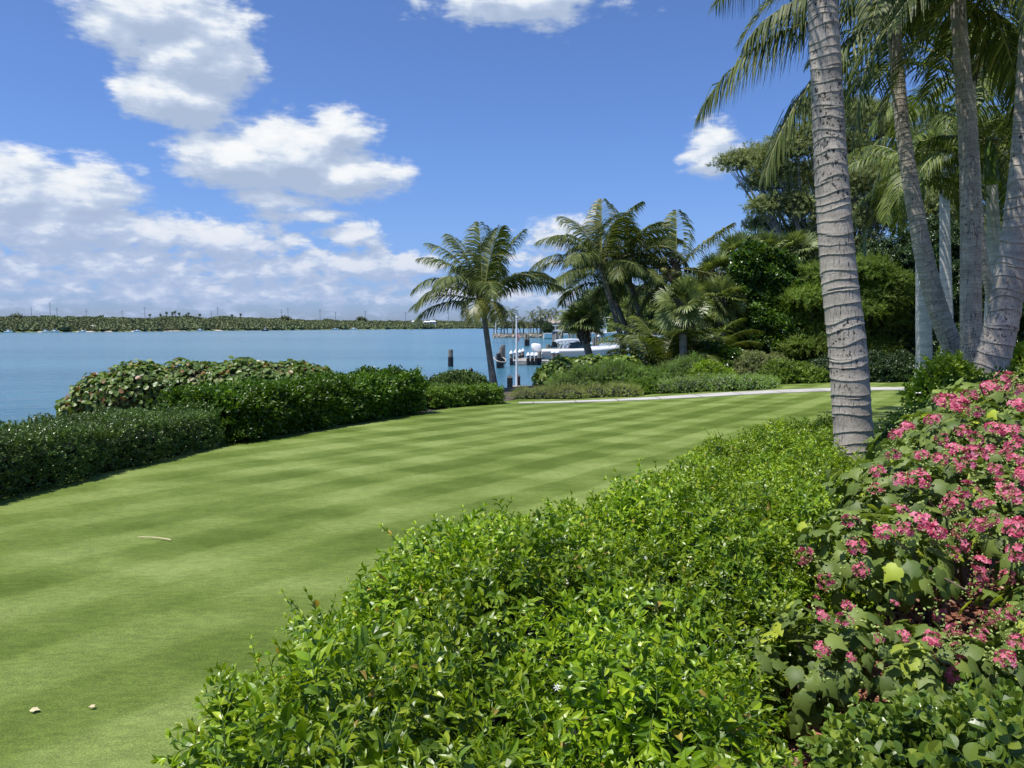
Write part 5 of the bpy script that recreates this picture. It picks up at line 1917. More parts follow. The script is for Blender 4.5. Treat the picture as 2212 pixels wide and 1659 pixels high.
piling('mooring_piling', wat(973, 73), 73, P(973, 755, 73)[2], .23, 'lone mooring piling standing in open water left of the single coconut palm', wrap=.9)
piling('mooring_piling', wat(1077, 70), 70, P(1077, 762, 70)[2], .19, 'front piling of the roped pair right of the coconut trunk', wrap=1.3)
piling('mooring_piling', wat(1083, 71), 71, P(1083, 750, 71)[2], .2, 'rear piling of the roped pair right of the coconut trunk', wrap=1.0)
piling('mooring_piling', wat(1086.5, 79), 79, P(1087, 745, 79)[2], .24, 'darker piling just behind the roped pair', wrap=.6)
g = Geo()
c = np.array([wat(1080, 70.5), 70.2, P(1080, 776, 70.2)[2]])
tube_geo(g, [c + [math.cos(a) * .55, math.sin(a) * .7, -.12 * math.cos(a) + .2 * math.sin(a)] for a in np.linspace(0, 6.28, 22)], .06, 5)
tag(g.obj('mooring_rope', M['dockwood'], origin=c), 'rope looped round the pair of pilings', 'rope')
piling('mooring_piling', wat(1136, 150), 150, P(1136, 722, 150)[2], .25, 'left piling of the thin pair far beyond the flagpole', wrap=1.2)
piling('mooring_piling', wat(1141, 150), 150, P(1141, 724, 150)[2], .25, 'right piling of the thin pair far beyond the flagpole', wrap=1.2)
piling('mooring_piling', wat(1184, 96), 96, P(1184, 744, 96)[2], .24, 'left piling of the pair standing behind the boat engine', wrap=.6)
piling('mooring_piling', wat(1188.5, 98), 98, P(1188, 746, 98)[2], .24, 'right piling of the pair standing behind the boat engine', wrap=.6)
for (u, vt, lab) in ((1194, 722, 'left leg of the leaning piling group beyond the boat'), (1199, 720, 'right leg of the leaning piling group beyond the boat')):
    piling('mooring_piling', wat(u, 140), 140, P(u, vt, 140)[2], .3, lab, wrap=1.0, lean=(.3, 0))


def dock():
    """T-shaped dock seen end on, with white-capped pilings"""
    Yf = 76.0
    zt = P(1150, 780, Yf)[2]
    x0, x1 = wat(1104, Yf), wat(1150, Yf) + 1.0
    t = thing('boat_dock', ((x0 + x1) / 2, Yf, WATER_Z), 'pale timber dock with white-capped pilings beside the white boat', 'dock')
    g = Geo()
    # outer platform of separate planks
    nx = 26
    for k in range(nx):
        xa = x0 + (x1 - x0) * k / nx
        box_geo(g, (xa + (x1 - x0) / nx / 2, Yf + 3.2, zt), ((x1 - x0) / nx - .03, 7.4, .07))
    for k in range(60):
        xa = x1 + .02 + k * .3
        box_geo(g, (xa + .15, Yf + 1.2, zt), (.27, 2.4, .07))
    g.obj('deck', M['dockwood'], t)
    g = Geo()
    box_geo(g, ((x0 + x1) / 2, Yf - .45, zt - .2), (x1 - x0 + .1, .1, .26))
    box_geo(g, (x0 - .02, Yf + 3.2, zt - .2), (.1, 7.3, .26))
    box_geo(g, (x1 + 9, Yf - .06, zt - .2), (18, .1, .26))
    g.obj('fascia', M['dockwood'], t)
    return zt, Yf


zt, Yf = dock()
DP = [(1104.5, 75.3, 'front left corner of the dock'), (1113.5, 79, 'second in the left row of the dock'), (1123, 81.5, 'third in the left row of the dock, by the flagpole'), (1129.5, 83.5, 'last and tallest in the left row of the dock'),
      (1141, 75.2, 'first of the three at the middle of the dock'), (1150, 75.25, 'second of the three at the middle of the dock'), (1158.6, 75.3, 'third of the three at the middle of the dock, by the engine')]
tops = [848, 846, 845, 842.5, 852, 851, 850]
for (u, Y, lab), vt in zip(DP, tops):
    piling('dock_piling', wat(u, Y), Y, P(u, vt * .9217 + 0, Y)[2] if False else P(u, {848: 786, 846: 784, 845: 783, 842.5: 781}.get(vt, 790) - 22, Y)[2], .15, 'white-capped piling, ' + lab, wrap=.7, cap=True, cat='piling')
piling('dock_piling', wat(1166, 75.6), 75.6, zt + .95, .17, 'bare dock piling directly below the boat engine', wrap=.7)
for (u, lab) in ((1195, 'white-capped piling in front of the boat hull, left one of the two together'), (1204.5, 'white-capped piling in front of the boat hull, right one of the two together'),
                 (1273, 'white-capped piling in front of the bow, right of the fan palm')):
    piling('dock_piling', wat(u, 75.6), 75.6, P(u, 762 + (u > 1250) * 4, 75.6)[2], .17, lab, wrap=.6, cap=True)


def loft(g, sections, mat=0, close=False):
    """sections: lists of points of equal length"""
    S = np.array(sections, float)
    n, m = S.shape[:2]
    a = np.arange(n - 1)[:, None] * m + np.arange(m - 1)[None]
    q = np.stack([a, a + 1, a + m + 1, a + m], -1).reshape(-1, 4)
    g.add(S.reshape(-1, 3), quads=q, mat=mat)


def xf(parts_loc, ang, c):
    Rz = rotz(ang)
    return lambda p: np.asarray(p, float) @ Rz.T + np.asarray(c, float)


def hull_sections(L, beam, free, draft, bow_up=.35, n=16):
    out = []
    for k in range(n):
        s = k / (n - 1)
        w = beam / 2 * (1 - max(0, (s - .45) / .55) ** 2.3) * (0.92 + .08 * min(1, s * 4))
        w = max(w, .02)
        sheer = free * (1 + bow_up * s ** 2)
        keel = -draft * (1 - max(0, (s - .75) / .25) ** 2 * 1.6)
        x = (s - .5) * L + max(0, s - .85) * 0
        out.append([(x + .25 * max(0, s - .6), -w, sheer), (x, -w * .92, sheer * .45), (x - .05, -w * .74, keel * .25), (x, 0, keel), (x - .05, w * .74, keel * .25), (x, w * .92, sheer * .45), (x + .25 * max(0, s - .6), w, sheer)])
    return out


def sport_boat():
    Y = 81.0
    xs, xe = wat(1166, Y), wat(1338, Y)
    L = xe - xs
    z0 = P(1240, 776, Y)[2]
    c = np.array([(xs + xe) / 2, Y, z0])
    t = thing('sport_boat', c, 'white sport boat with hardtop and outboard engines beside the dock', 'boat')
    f = xf(c, R(6), c)
    fr = px(26, Y)
    H = hull_sections(L, 2.9, fr * .8, .3, .22)
    g = Geo()
    loft(g, [f(s) for s in H])
    g.add(f(H[0]), tris=[(0, 1, 6), (1, 5, 6), (1, 2, 5), (2, 4, 5), (2, 3, 4)])
    g.obj('hull', M['hull_side'], t, smooth=True)
    g = Geo()   # gunwale and foredeck
    loft(g, [f([(p[0][0], p[0][1] - .05, p[0][2] - .16), (p[0][0], p[0][1] - .06, p[0][2] + .06), (p[0][0], p[0][1] * .8, p[0][2] + .10)]) for p in H])
    loft(g, [f([(p[6][0], p[6][1] * .8, p[6][2] + .10), (p[6][0], p[6][1] + .06, p[6][2] + .06), (p[6][0], p[6][1] + .05, p[6][2] - .16)]) for p in H])
    loft(g, [f([(p[0][0], p[0][1] * .8, p[0][2] + .10), (p[0][0], 0, p[0][2] + .26), (p[6][0], p[6][1] * .8, p[6][2] + .10)]) for p in H[9:]])
    loft(g, [f([(p[0][0], p[0][1] * .8, p[0][2] - .35), (p[6][0], p[6][1] * .8, p[6][2] - .35)]) for p in H[:10]])
    g.obj('deck', M['gelcoat'], t, smooth=True)
    g = Geo()   # console and seats
    sh0 = fr * .8
    for (x, w, h, l, zz) in ((-.06 * L, 1.5, .9, .9, sh0 - .3), (-.18 * L, 1.5, .7, .5, sh0 - .3), (.02 * L, 1.4, .55, .9, sh0 - .1)):
        g2 = Geo()
        box_geo(g2, (x, 0, zz + h / 2), (l, w, h))
        V, T, Q, _, _ = g2.pack()
        g.add(f(V), quads=Q)
    g.obj('console', M['gelcoat'], t)
    topz = sh0 + px(17.5, Y)
    g = Geo()   # hardtop
    S = []
    for s in np.linspace(0, 1, 9):
        x = -.30 * L + s * .36 * L
        z = topz + .10 * math.sin(s * 3.14) + .02 * s
        w = 1.25 * (1 - .25 * s ** 3)
        S.append(f([(x, -w, z), (x, -w, z + .12), (x, 0, z + .2), (x, w, z + .12), (x, w, z), (x, 0, z - .02), (x, -w, z)]))
    loft(g, S)
    for e in (S[0], S[-1]):
        g.add(e[:6], tris=[(0, 1, 2), (0, 2, 5), (5, 2, 3), (5, 3, 4)])
    g.obj('hardtop', M['gelcoat'], t, smooth=False)
    for sgn in (-1, 1):
        for (xa, xb) in ((-.245, -.19), (-.19, -.145), (.10, -.02)):
            g = Geo()
            bar_geo(g, f([(xa * L, sgn * 1.05, sh0 + .05)])[0], f([(xb * L, sgn * 1.0, topz + .03)])[0], .10, .12)
            g.obj('hardtop_support', M['gelcoat'], t)
    g = Geo()   # windshield, raked
    S = [f([(.10 * L, -1.05, sh0 + .12), (.17 * L, 0, sh0 + .16), (.10 * L, 1.05, sh0 + .12)]), f([(-.01 * L, -.95, topz - .02), (.05 * L, 0, topz), (-.01 * L, .95, topz - .02)])]
    loft(g, S)
    for sgn in (-1, 1):
        g.add(f([(-.15 * L, sgn * 1.06, sh0 + .12), (.10 * L, sgn * 1.06, sh0 + .12), (-.01 * L, sgn * .96, topz - .05), (-.13 * L, sgn * .98, topz - .2)]), quads=[(0, 1, 2, 3)])
    g.obj('windshield', M['dark_glass'], t)
    for sgn in (-1, 0, 1):   # outboards
        g = Geo()
        u, v, w_ = -.5 * L - .42, sgn * .62, sh0
        S = []
        for (zz, lx, ly, ox) in ((-.12, .30, .20, .05), (0, .40, .24, .02), (.25, .44, .26, 0), (.5, .42, .25, 0), (.62, .34, .19, -.02), (.66, .12, .06, -.03)):
            S.append(f([(u + ox + lx * np.sign(math.cos(a)) * abs(math.cos(a)) ** .55, v + ly * np.sign(math.sin(a)) * abs(math.sin(a)) ** .55, w_ + zz) for a in np.linspace(0, 2 * math.pi, 17)]))
        loft(g, S)
        o = g.obj('outboard_engine', M['gelcoat'], t, smooth=True)
        g = Geo()
        bar_geo(g, f([(u + .1, v, w_ + .1)])[0], f([(u + .12, v, w_ - 1.0)])[0], .16, .3)
        bar_geo(g, f([(u + .0, v, w_ - .95)])[0], f([(u + .5, v, w_ - 1.0)])[0], .14, .14)
        g.obj('engine_leg', M['gelcoat'], o)
    g = Geo()
    for k in range(5):
        box_geo(g, f([(-.36 * L + k * .17, -1.455 + .012 * k, .52)])[0], (.11, .02, .16), rotz(R(6)))
    g.obj('hull_lettering', M['hull_red'], t)
    g = Geo()
    for (xa, h) in ((-.3, 1.0), (-.24, .8), (.05, .5)):
        a = f([(xa * L, .6, topz + .1)])[0]
        tube_geo(g, [a, a + [0, 0, h * .7]], .03, 5)
    tube_geo(g, f([(.2 * L, -.95, sh0 + .2), (.3 * L, -.85, sh0 + .6), (.42 * L, -.45, sh0 + .75), (.49 * L, 0, sh0 + .8), (.42 * L, .45, sh0 + .75), (.3 * L, .85, sh0 + .6)]), .022, 5)
    g.obj('rails', M['alu'], t)


sport_boat()
g = Geo()
c = P(1158, 778, 79)
for dx in (-.5, .5):
    box_geo(g, c + [dx, 0, .35], (.1, .8, .7))
box_geo(g, c + [0, 0, .7], (1.2, .9, .1))
box_geo(g, c + [-.1, 0, .42], (.9, .85, .08))
tag(g.obj('dock_table', M['white_cap'], origin=c), 'small white fish-cleaning table on the timber dock', 'table')


# boat lifts and piers farther up the shore
def boat_lift(u0, u1, Y, vtop, vbeam, label, depth=7.0, boat=None):
    xa, xb = wat(u0, Y), wat(u1, Y)
    t = thing('boat_lift', ((xa + xb) / 2, Y, WATER_Z), label, 'boat lift')
    zt_, zb = P(u0, vtop, Y)[2], P(u0, vbeam, Y)[2]
    for x in (xa, xb):
        for y in (Y, Y + depth):
            g = Geo()
            tube_geo(g, [(x, y, WATER_Z - 1), (x, y, zt_)], .17, 9)
            g.obj('post', M['piling'], t)
    for y in (Y - .22, Y + depth + .22):
        g = Geo()
        box_geo(g, ((xa + xb) / 2, y, zb), (xb - xa + .8, .16, .32))
        g.obj('beam', M['flagwhite'], t)
    g = Geo()
    for x in (xa + .5, xb - .5):
        box_geo(g, (x, Y + depth / 2, WATER_Z + .55), (.22, depth, .25))
    g.obj('cradle', M['alu'], t)
    return (xa + xb) / 2, zb


boat_lift(1283, 1352, 98, 728, 757, 'low white boat lift right of the fan palm trunk')
boat_lift(1300, 1372, 112, 716, 744, 'middle white boat lift seen between the curved palm trunks')
boat_lift(1213, 1275, 120, 716, 741, 'white boat lift rising behind the hardtop of the white boat')
boat_lift(1355, 1440, 128, 716, 727, 'farthest boat lift under the dark trees')
for (u, Y, vt, lab) in ((1237, 130, 692, 'left tall lift piling rising behind the hardtop'), (1246, 132, 696, 'middle tall lift piling rising behind the hardtop'), (1230, 138, 706, 'shorter lift piling left of the tall ones behind the hardtop'),
                        (1330, 120, 720, 'tall thin piling left of the curved trunks'), (1293, 118, 727, 'white-topped piling right of the fan palm trunk')):
    piling('lift_piling', wat(u, Y), Y, P(u, vt, Y)[2], .17, lab, cap=(u == 1293))


def runabout(u, Y, L, label, ang=10, top=True, col='gelcoat', group=None, zoff=.25, tower=False):
    c = np.array([wat(u, Y), Y, WATER_Z + zoff])
    t = thing('motor_boat', c, label, 'boat', group)
    f = xf(c, R(ang), c)
    H = hull_sections(L, L * .3, L * .12, L * .05, .35, 12)
    g = Geo()
    loft(g, [f(s) for s in H])
    g.add(f(H[0]), tris=[(0, 1, 6), (1, 5, 6), (1, 2, 5), (2, 4, 5), (2, 3, 4)])
    loft(g, [f([(p[0][0], p[0][1], p[0][2]), (p[0][0], 0, p[0][2] + .08), (p[6][0], p[6][1], p[6][2])]) for p in H])
    g.obj('hull', M[col], t, smooth=True)
    g = Geo()
    g2 = Geo()
    box_geo(g2, (-.02 * L, 0, L * .17), (L * .22, L * .18, L * .12))
    if top:
        box_geo(g2, (-.05 * L, 0, L * .33), (L * .38, L * .22, L * .02))
        for sx in (-.18, .08):
            for sy in (-.09, .09):
                bar_geo(g2, (sx * L, sy * L, L * .12), (sx * L, sy * L, L * .33), L * .012)
    if tower:
        box_geo(g2, (-.05 * L, 0, L * .5), (L * .2, L * .18, L * .02))
        for sx in (-.12, .02):
            for sy in (-.07, .07):
                bar_geo(g2, (sx * L, sy * L, L * .33), (sx * L, sy * L, L * .5), L * .012)
    V, T, Q, _, _ = g2.pack()
    g.add(f(V), quads=Q)
    g.obj('cabin', M['gelcoat'], t)
    return t


runabout(1318, 150, 9, 'white boat with a tall tuna tower moored behind the curved palm trunks', 5, tower=True, zoff=1.0)
runabout(1300, 138, 8, 'white boat on a lift right of the fan palm crown', 8, zoff=1.6)
runabout(1214, 232, 11, 'white boat moored below the house on the point', 4, zoff=.4)
runabout(1228, 215, 9, 'pale boat moored right of the one below the house', 4, col='boat_blue', zoff=1.2)
runabout(1255, 200, 9, 'white boat moored behind the short fan palm', -6, zoff=.8)

# flagpole, nearby dock timbers and rail
fy = 40.0
b = np.array([wat(1116, fy), fy, P(1116, 842, fy)[2]])
t = thing('flagpole', b, 'white flagpole with a furled flag standing at the water', 'flagpole')
g = Geo()
zt2 = P(1116, 688, fy)[2]
tube_geo(g, [(b[0], fy, b[2]), (b[0], fy, b[2] + .3), (b[0], fy, zt2)], [.06, .055, .042], 10)
g.obj('pole', M['flagwhite'], t)
g = Geo()
g.inst(ICO2, np.array([[b[0], fy, zt2 + .05]]), np.eye(3)[None], np.array([.06]))
g.obj('finial', M['flagwhite'], t)
g = Geo()
za, zb = P(1116, 718, fy)[2], P(1116, 737, fy)[2]
for k, m in enumerate((0, 1, 0, 1)):
    tube_geo(g, smooth_path([(b[0] + .05 + .018 * k, fy - .03, za - .05 * k), (b[0] + .09 + .02 * k, fy - .05, (za + zb) / 2), (b[0] + .06 + .012 * k, fy - .02, zb)], 7), .022, 5, mat=m)
g.obj('flag', [M['flag_red'], M['flagwhite']], t)
g = Geo()
box_geo(g, (b[0], fy, b[2] - .02), (.32, .32, .08))
g.obj('base', M['alu'], t)


def capped_post(u, vt, vb, Y, w, mat, label, point=True):
    x = wat(u, Y)
    z0, z1 = P(u, vb, Y)[2], P(u, vt, Y)[2]
    t = Geo()
    box_geo(t, (x, Y, (z0 + z1) / 2), (w, w, z1 - z0))
    if point:
        V = [(x - w / 2, Y - w / 2, z1), (x + w / 2, Y - w / 2, z1), (x + w / 2, Y + w / 2, z1), (x - w / 2, Y + w / 2, z1), (x, Y, z1 + w * .6)]
        t.add(V, tris=[(0, 1, 4), (1, 2, 4), (2, 3, 4), (3, 0, 4)])
    return tag(t.obj('dock_post', M[mat], origin=(x, Y, z0)), label, 'post')


capped_post(1101.5, 816, 865, 38.5, .28, 'black_wrap', 'thick black pointed post left of the flagpole')
capped_post(1119.5, 813, 850, 41.5, .22, 'black_wrap', 'black pointed post right behind the flagpole')
g = Geo()
za = P(1150, 838, 39)[2]
xa, xb = wat(1105, 39), wat(1200, 39)
for k in range(7):
    box_geo(g, ((xa + xb) / 2, 38.8 + k * .24, za), (xb - xa, .21, .05))
box_geo(g, ((xa + xb) / 2, 38.62, za - .16), (xb - xa, .08, .26))
for x in (xa + .7, (xa + xb) / 2, xb - .3):
    box_geo(g, (x, 38.75, za - 1.2), (.18, .18, 2.0))
tag(g.obj('landing_stage', M['railwood'], origin=((xa + xb) / 2, 39.5, WATER_Z)), 'narrow grey timber landing below the flagpole', 'landing stage')
# wooden rail at the foot of the coconut palm
ry = 31.0
t = thing('wooden_rail', gp(1050, ry), 'grey wooden rail at the foot of the single coconut palm', 'rail')
for (u, w) in ((1061.5, .20), (1030, .16)):
    g = Geo()
    x = wat(u, ry)
    z1 = P(u, 826, ry)[2]
    box_geo(g, (x, ry + .06, (z1 + gz(x, ry) - .3) / 2), (w, w, z1 - gz(x, ry) + .3))
    g.obj('post', M['railwood'], t)
g = Geo()
box_geo(g, ((wat(1020, ry) + wat(1063, ry)) / 2, ry - .08, P(1045, 833, ry)[2]), (px(46, ry), .06, .16))
g.obj('rail_board', M['railwood'], t)
x = wat(1017, 33)
z = P(1017, 806, 33)[2]
g = Geo()
tube_geo(g, [(x, 33, gz(x, 33)), (x, 33, z - .05), (x, 33, z)], .05, 8)
tube_geo(g, [(x, 33, z), (x, 33, z + .16), (x, 33, z + .24)], [.09, .09, .02], 8)
tag(g.obj('lamp_post', M['black_wrap'], origin=(x, 33, gz(x, 33))), 'black lantern post peeping over the round dark shrub', 'lamp post')

# ------------------------------------------------------------------ the point of land with its palms and house
YP = 262.0
g = Geo()
xl, xr = wat(1064, YP), 140
topz = P(1100, 722, YP)[2]
zs = [(xl, YP), (xl + 4, YP - 4), (xl + 20, YP - 3), (xr, YP - 6)]
n = 30
xs = np.linspace(xl, xr, n)
fr_ = YP - 3 * np.sin(np.linspace(0, 1.6, n)) + .5 * np.sin(xs * .6)
V, q = [], []
for k in range(n):
    V += [(xs[k], fr_[k], topz), (xs[k], fr_[k] + 6, topz + .25), (xs[k], fr_[k] + 60 * min(1, .15 + k / 5), topz + .1), (xs[k], fr_[k] + 60 * min(1, .15 + k / 5) + 1, WATER_Z - 1)]
for k in range(n - 1):
    for e in range(3):
        a = k * 4 + e
        q.append((a, a + 4, a + 5, a + 1))
q.append((0, 1, 2, 3))
g.add(V, quads=q)
tag(g.obj('land', plain('point_lawn', (.16, .16, .07), .9, .3, .3)), None, None, kind='structure')
t = thing('rock_seawall', (xl + 30, YP - 2, WATER_Z), 'low stone seawall edging the palm-covered point', 'seawall')
g = Geo()
V, q = [], []
for k in range(n):
    V += [(xs[k], fr_[k] - .5, WATER_Z - 1), (xs[k], fr_[k] - .35, topz + .12), (xs[k], fr_[k] + .4, topz + .12), (xs[k], fr_[k] + .4, topz - .3)]
for k in range(n - 1):
    for e in range(3):
        a = k * 4 + e
        q.append((a, a + 4, a + 5, a + 1))
g.add(V, quads=q)
g.obj('wall', M['seawall'], t)
g = Geo()
m = 420
k = rng.uniform(0, n - 1, m)
pp = np.stack([np.interp(k, np.arange(n), xs), np.interp(k, np.arange(n), fr_) - rng.uniform(.5, 1.5, m), WATER_Z + rng.uniform(-.1, .7, m)], 1)
g.inst(ICO1, pp, frames(rng.normal(size=(m, 3)), rng.normal(size=(m, 3))), rng.uniform(.25, .6, (m, 1)) * rng.uniform(.7, 1.3, (m, 3)))
g.obj('rocks', M['rock'], t)


def far_palm_mesh(seed, h, lean, L=3.6, nf=17):
    """trunk and crown of a distant coconut palm, built at the origin"""
    r = np.random.default_rng(seed)
    tp = np.array([lean, 0, h])
    a = Geo()
    tube_geo(a, smooth_path([(0, 0, -.3), (lean * .25, 0, h * .5), tp], 8), np.linspace(.26, .17, 8), 7)
    c = Geo()
    for i, f in enumerate(rand_fronds(nf, seed, -40, 75, .85, 1.1, (60, 100))):
        frond_geo(c, tp, f[0], f[1], L * f[2], f[3], 24, .75, .13, 1.0, 2, seed=seed * 10 + i, rib=.035)
    return a, c, tp


FARP = []
for k, (h, lean) in enumerate(((8.2, .8), (7.4, -.6), (4.6, .5), (5.4, -1.0))):
    t = thing('coconut_palm', (0, 0, 0), '', 'palm tree', 'coconut palms on the far point')
    a, c, _ = far_palm_mesh(100 + k, h, lean)
    a.obj('trunk', M['trunk_mid'], t)
    c.obj('crown', [M['far_palm'], M['rachis']], t)
    FARP.append([t, h, False])


def far_palm(u, vcrown, Y, label, proto):
    t, h, used = FARP[proto]
    z0 = topz + .1
    z1 = P(u, vcrown, Y)[2]
    s = (z1 - z0) / h
    loc = np.array([wat(u, Y), Y, z0])
    if used:
        copy_tree(t, loc, rng.uniform(0, 6.28), s, label)
    else:
        t.location = [float(x) for x in loc]
        t.scale = (s, s, s)
        t['label'] = label
        FARP[proto][2] = True


fp = [((60, 195), 0, 'leftmost tall palm on the far point, beside the thin white mast'), ((262, 120), 0, 'tall palm on the far point, left of the flagpole'), ((430, 105), 1, 'tall palm on the far point with its crown touching the flagpole top'),
      ((775, 150), 0, 'lone tall palm standing clear right of the flagpole on the far point'), ((960, 110), 1, 'tall palm on the far point left of the house roof'), ((1085, 115), 0, 'tall palm on the far point directly left of the roof'),
      ((1265, 130), 1, 'tall palm crown showing above the house roof'), ((200, 290), 2, 'low palm under the tall one left of the flagpole on the far point'), ((330, 330), 3, 'low palm just left of the flagpole on the far point'),
      ((450, 300), 2, 'mid-height palm right behind the flagpole on the far point'), ((575, 330), 3, 'low palm just right of the flagpole on the far point'), ((640, 280), 2, 'mid-height palm halfway between the flagpole and the lone tall palm'),
      ((740, 380), 3, 'lowest palm below the lone tall palm on the far point'), ((830, 320), 2, 'low palm right of the lone tall palm on the far point'), ((905, 270), 3, 'mid-height palm between the lone tall palm and the house'),
      ((990, 250), 2, 'mid-height palm beside the round clipped tree on the far point'), ((120, 330), 3, 'low palm at the left tip of the far point')]
for (x, y), pr, lab in fp:
    far_palm((1150 + .1206 * x) * D, (720 + .1206 * y) * D, YP + rng.uniform(3, 10), lab, pr)

q = P((1150 + .1206 * 100) * D, 724, YP)
g = Geo()
tube_geo(g, [(q[0], YP, topz), (q[0], YP, P(1071, 679, YP)[2])], [.16, .08], 7)
tag(g.obj('mast', M['flagwhite'], origin=(q[0], YP, topz)), 'thin white mast at the left tip of the far point', 'mast')
shrub('clipped_round_tree', pblobs([(1182, 709, 9, 10.5)], YP - 1, 1.0), [M['darkmass'], M['core']], SPR_CLUMP, 14, .7, 'round clipped dark tree left of the house', 'tree', depth=.1, core=.9, lump=.03, floor=None)


def house():
    Y = YP + 6
    xa, xb = wat(1191, Y), wat(1250, Y)
    z0 = topz
    ze = P(1200, 700, Y)[2]
    zr = P(1200, 688, Y + 5)[2]
    t = thing('waterfront_house', ((xa + xb) / 2, Y + 5, z0), 'pale two-storey house with grey roof on the far point', 'house')
    g = Geo()
    box_geo(g, ((xa + xb) / 2, Y + 5, (z0 + ze) / 2 - .2), (xb - xa, 10, ze - z0 + .4))
    g.obj('wall', M['housewall'], t)
    g = Geo()
    o = .8
    V = [(xa - 2.2, Y - o, ze), (xb + o, Y - o, ze), (xb + o, Y + 10 + o, ze), (xa - 2.2, Y + 10 + o, ze), (xa - 1.2, Y + 5, zr), (xb - 2, Y + 5, zr)]
    g.add(V, quads=[(0, 1, 5, 4), (2, 3, 4, 5)], tris=[(1, 2, 5), (3, 0, 4)])
    g.add([(v[0], v[1], v[2] - .02) for v in V[:4]], quads=[(0, 3, 2, 1)])
    rf = g.obj('roof', M['houseroof'], t)
    g = Geo()
    box_geo(g, (wat(1194, Y), Y + 4, zr + .2), (1.2, 1.2, 2.6))
    g.obj('chimney', M['housewall'], rf)
    for (row, va, vb) in ((0, 704, 711), (1, 717, 725)):
        for k in range(6):
            u = 1194.5 + k * 5
            g = Geo()
            zc, hh = (P(u, va, Y)[2] + P(u, vb, Y)[2]) / 2, P(u, va, Y)[2] - P(u, vb, Y)[2]
            box_geo(g, (wat(u, Y), Y - .05, zc), (1.5, .16, hh + .2))
            fr2 = g.obj('window', M['flagwhite'], t)
            g = Geo()
            box_geo(g, (wat(u, Y), Y - .14, zc), (1.2, .06, hh - .1))
            g.obj('pane', M['window'], fr2)
    g = Geo()
    zb = P(1200, 713.5, Y)[2]
    box_geo(g, ((xa + xb) / 2 + .8, Y - 1.1, zb), (xb - xa, 2.4, .35))
    for k in range(7):
        x = xa + .6 + k * (xb - xa) / 6.5
        box_geo(g, (x, Y - 2.2, (zb + z0) / 2), (.28, .28, zb - z0))
    g.obj('veranda', M['flagwhite'], t)


house()
# ------------------------------------------------------------------ trees along the shore behind the docks
SH = [
    ('shore_tree', [(1262, 700, 26, 24), (1285, 668, 42, 36), (1318, 670, 50, 50), (1345, 695, 44, 38), (1290, 705, 44, 24)], 185, 'bigtree2', 'large rounded dark tree behind the short fan palm', 9),
    ('shore_tree', [(1375, 690, 46, 40), (1415, 670, 50, 46), (1350, 715, 40, 30), (1440, 700, 46, 40)], 150, 'oliveleaf', 'olive-green tree mass behind the curved palm trunks', 10),
    ('shore_tree', [(1480, 690, 50, 50), (1530, 680, 50, 54), (1570, 690, 50, 50)], 110, 'oliveleaf', 'olive-green tree mass behind the shaggy fan palm', 11),
    ('shore_shrub', [(1515, 735, 60, 30), (1570, 735, 60, 36), (1480, 740, 40, 24)], 80, 'bigtree2', 'dark green shore shrub behind the young palms', 12),
]
for (nm, bl, Y, mt, lab, sd) in SH:
    base = np.array([wat(np.mean([b[0] for b in bl]), Y), Y, -1.2])
    make_tree(nm, lab, base, pblobs(bl, Y, 1.0, 4), M[mt], M['bark_dark'], SPR_CLUMP, 1700 / Y ** 1.15 * .9, Y * .0065 + .2, .35, depth=.4, seed=sd, core=.8, twigs=1, wild=.9,
              cat='tree' if 'tree' in nm else 'shrub')

# ------------------------------------------------------------------ the far shore
US = np.array([-200, 0, 100, 200, 300, 400, 500, 600, 700, 800, 900, 1000, 1100, 1300])
YSH = np.interp(US, [-200, 0, 300, 600, 900, 1100, 1300], [430, 480, 560, 760, 1050, 1450, 1900])
TOPU = [-200, 0, 40, 100, 230, 300, 340, 352, 400, 430, 455, 482, 520, 600, 640, 700, 850, 950, 1040, 1300]
TOPV = [684, 686, 687, 685, 687, 690, 690, 686, 685, 687, 690, 685, 688, 690, 692, 694, 695, 695, 696, 698]


def far_h(u, s):
    """height of the far land at column u, s = 0 at the water, 1 on the crest"""
    ysh = np.interp(u, US, YSH)
    yy = ysh + s * 170
    zc = 1.65 + (705.3 - np.interp(u, TOPU, TOPV)) * K * (ysh + 170) / F_PX
    zc = zc - 1.4
    prof = WATER_Z + .3 + (zc - WATER_Z - .3) * np.clip(s, 0, 1) ** .8
    return yy, prof


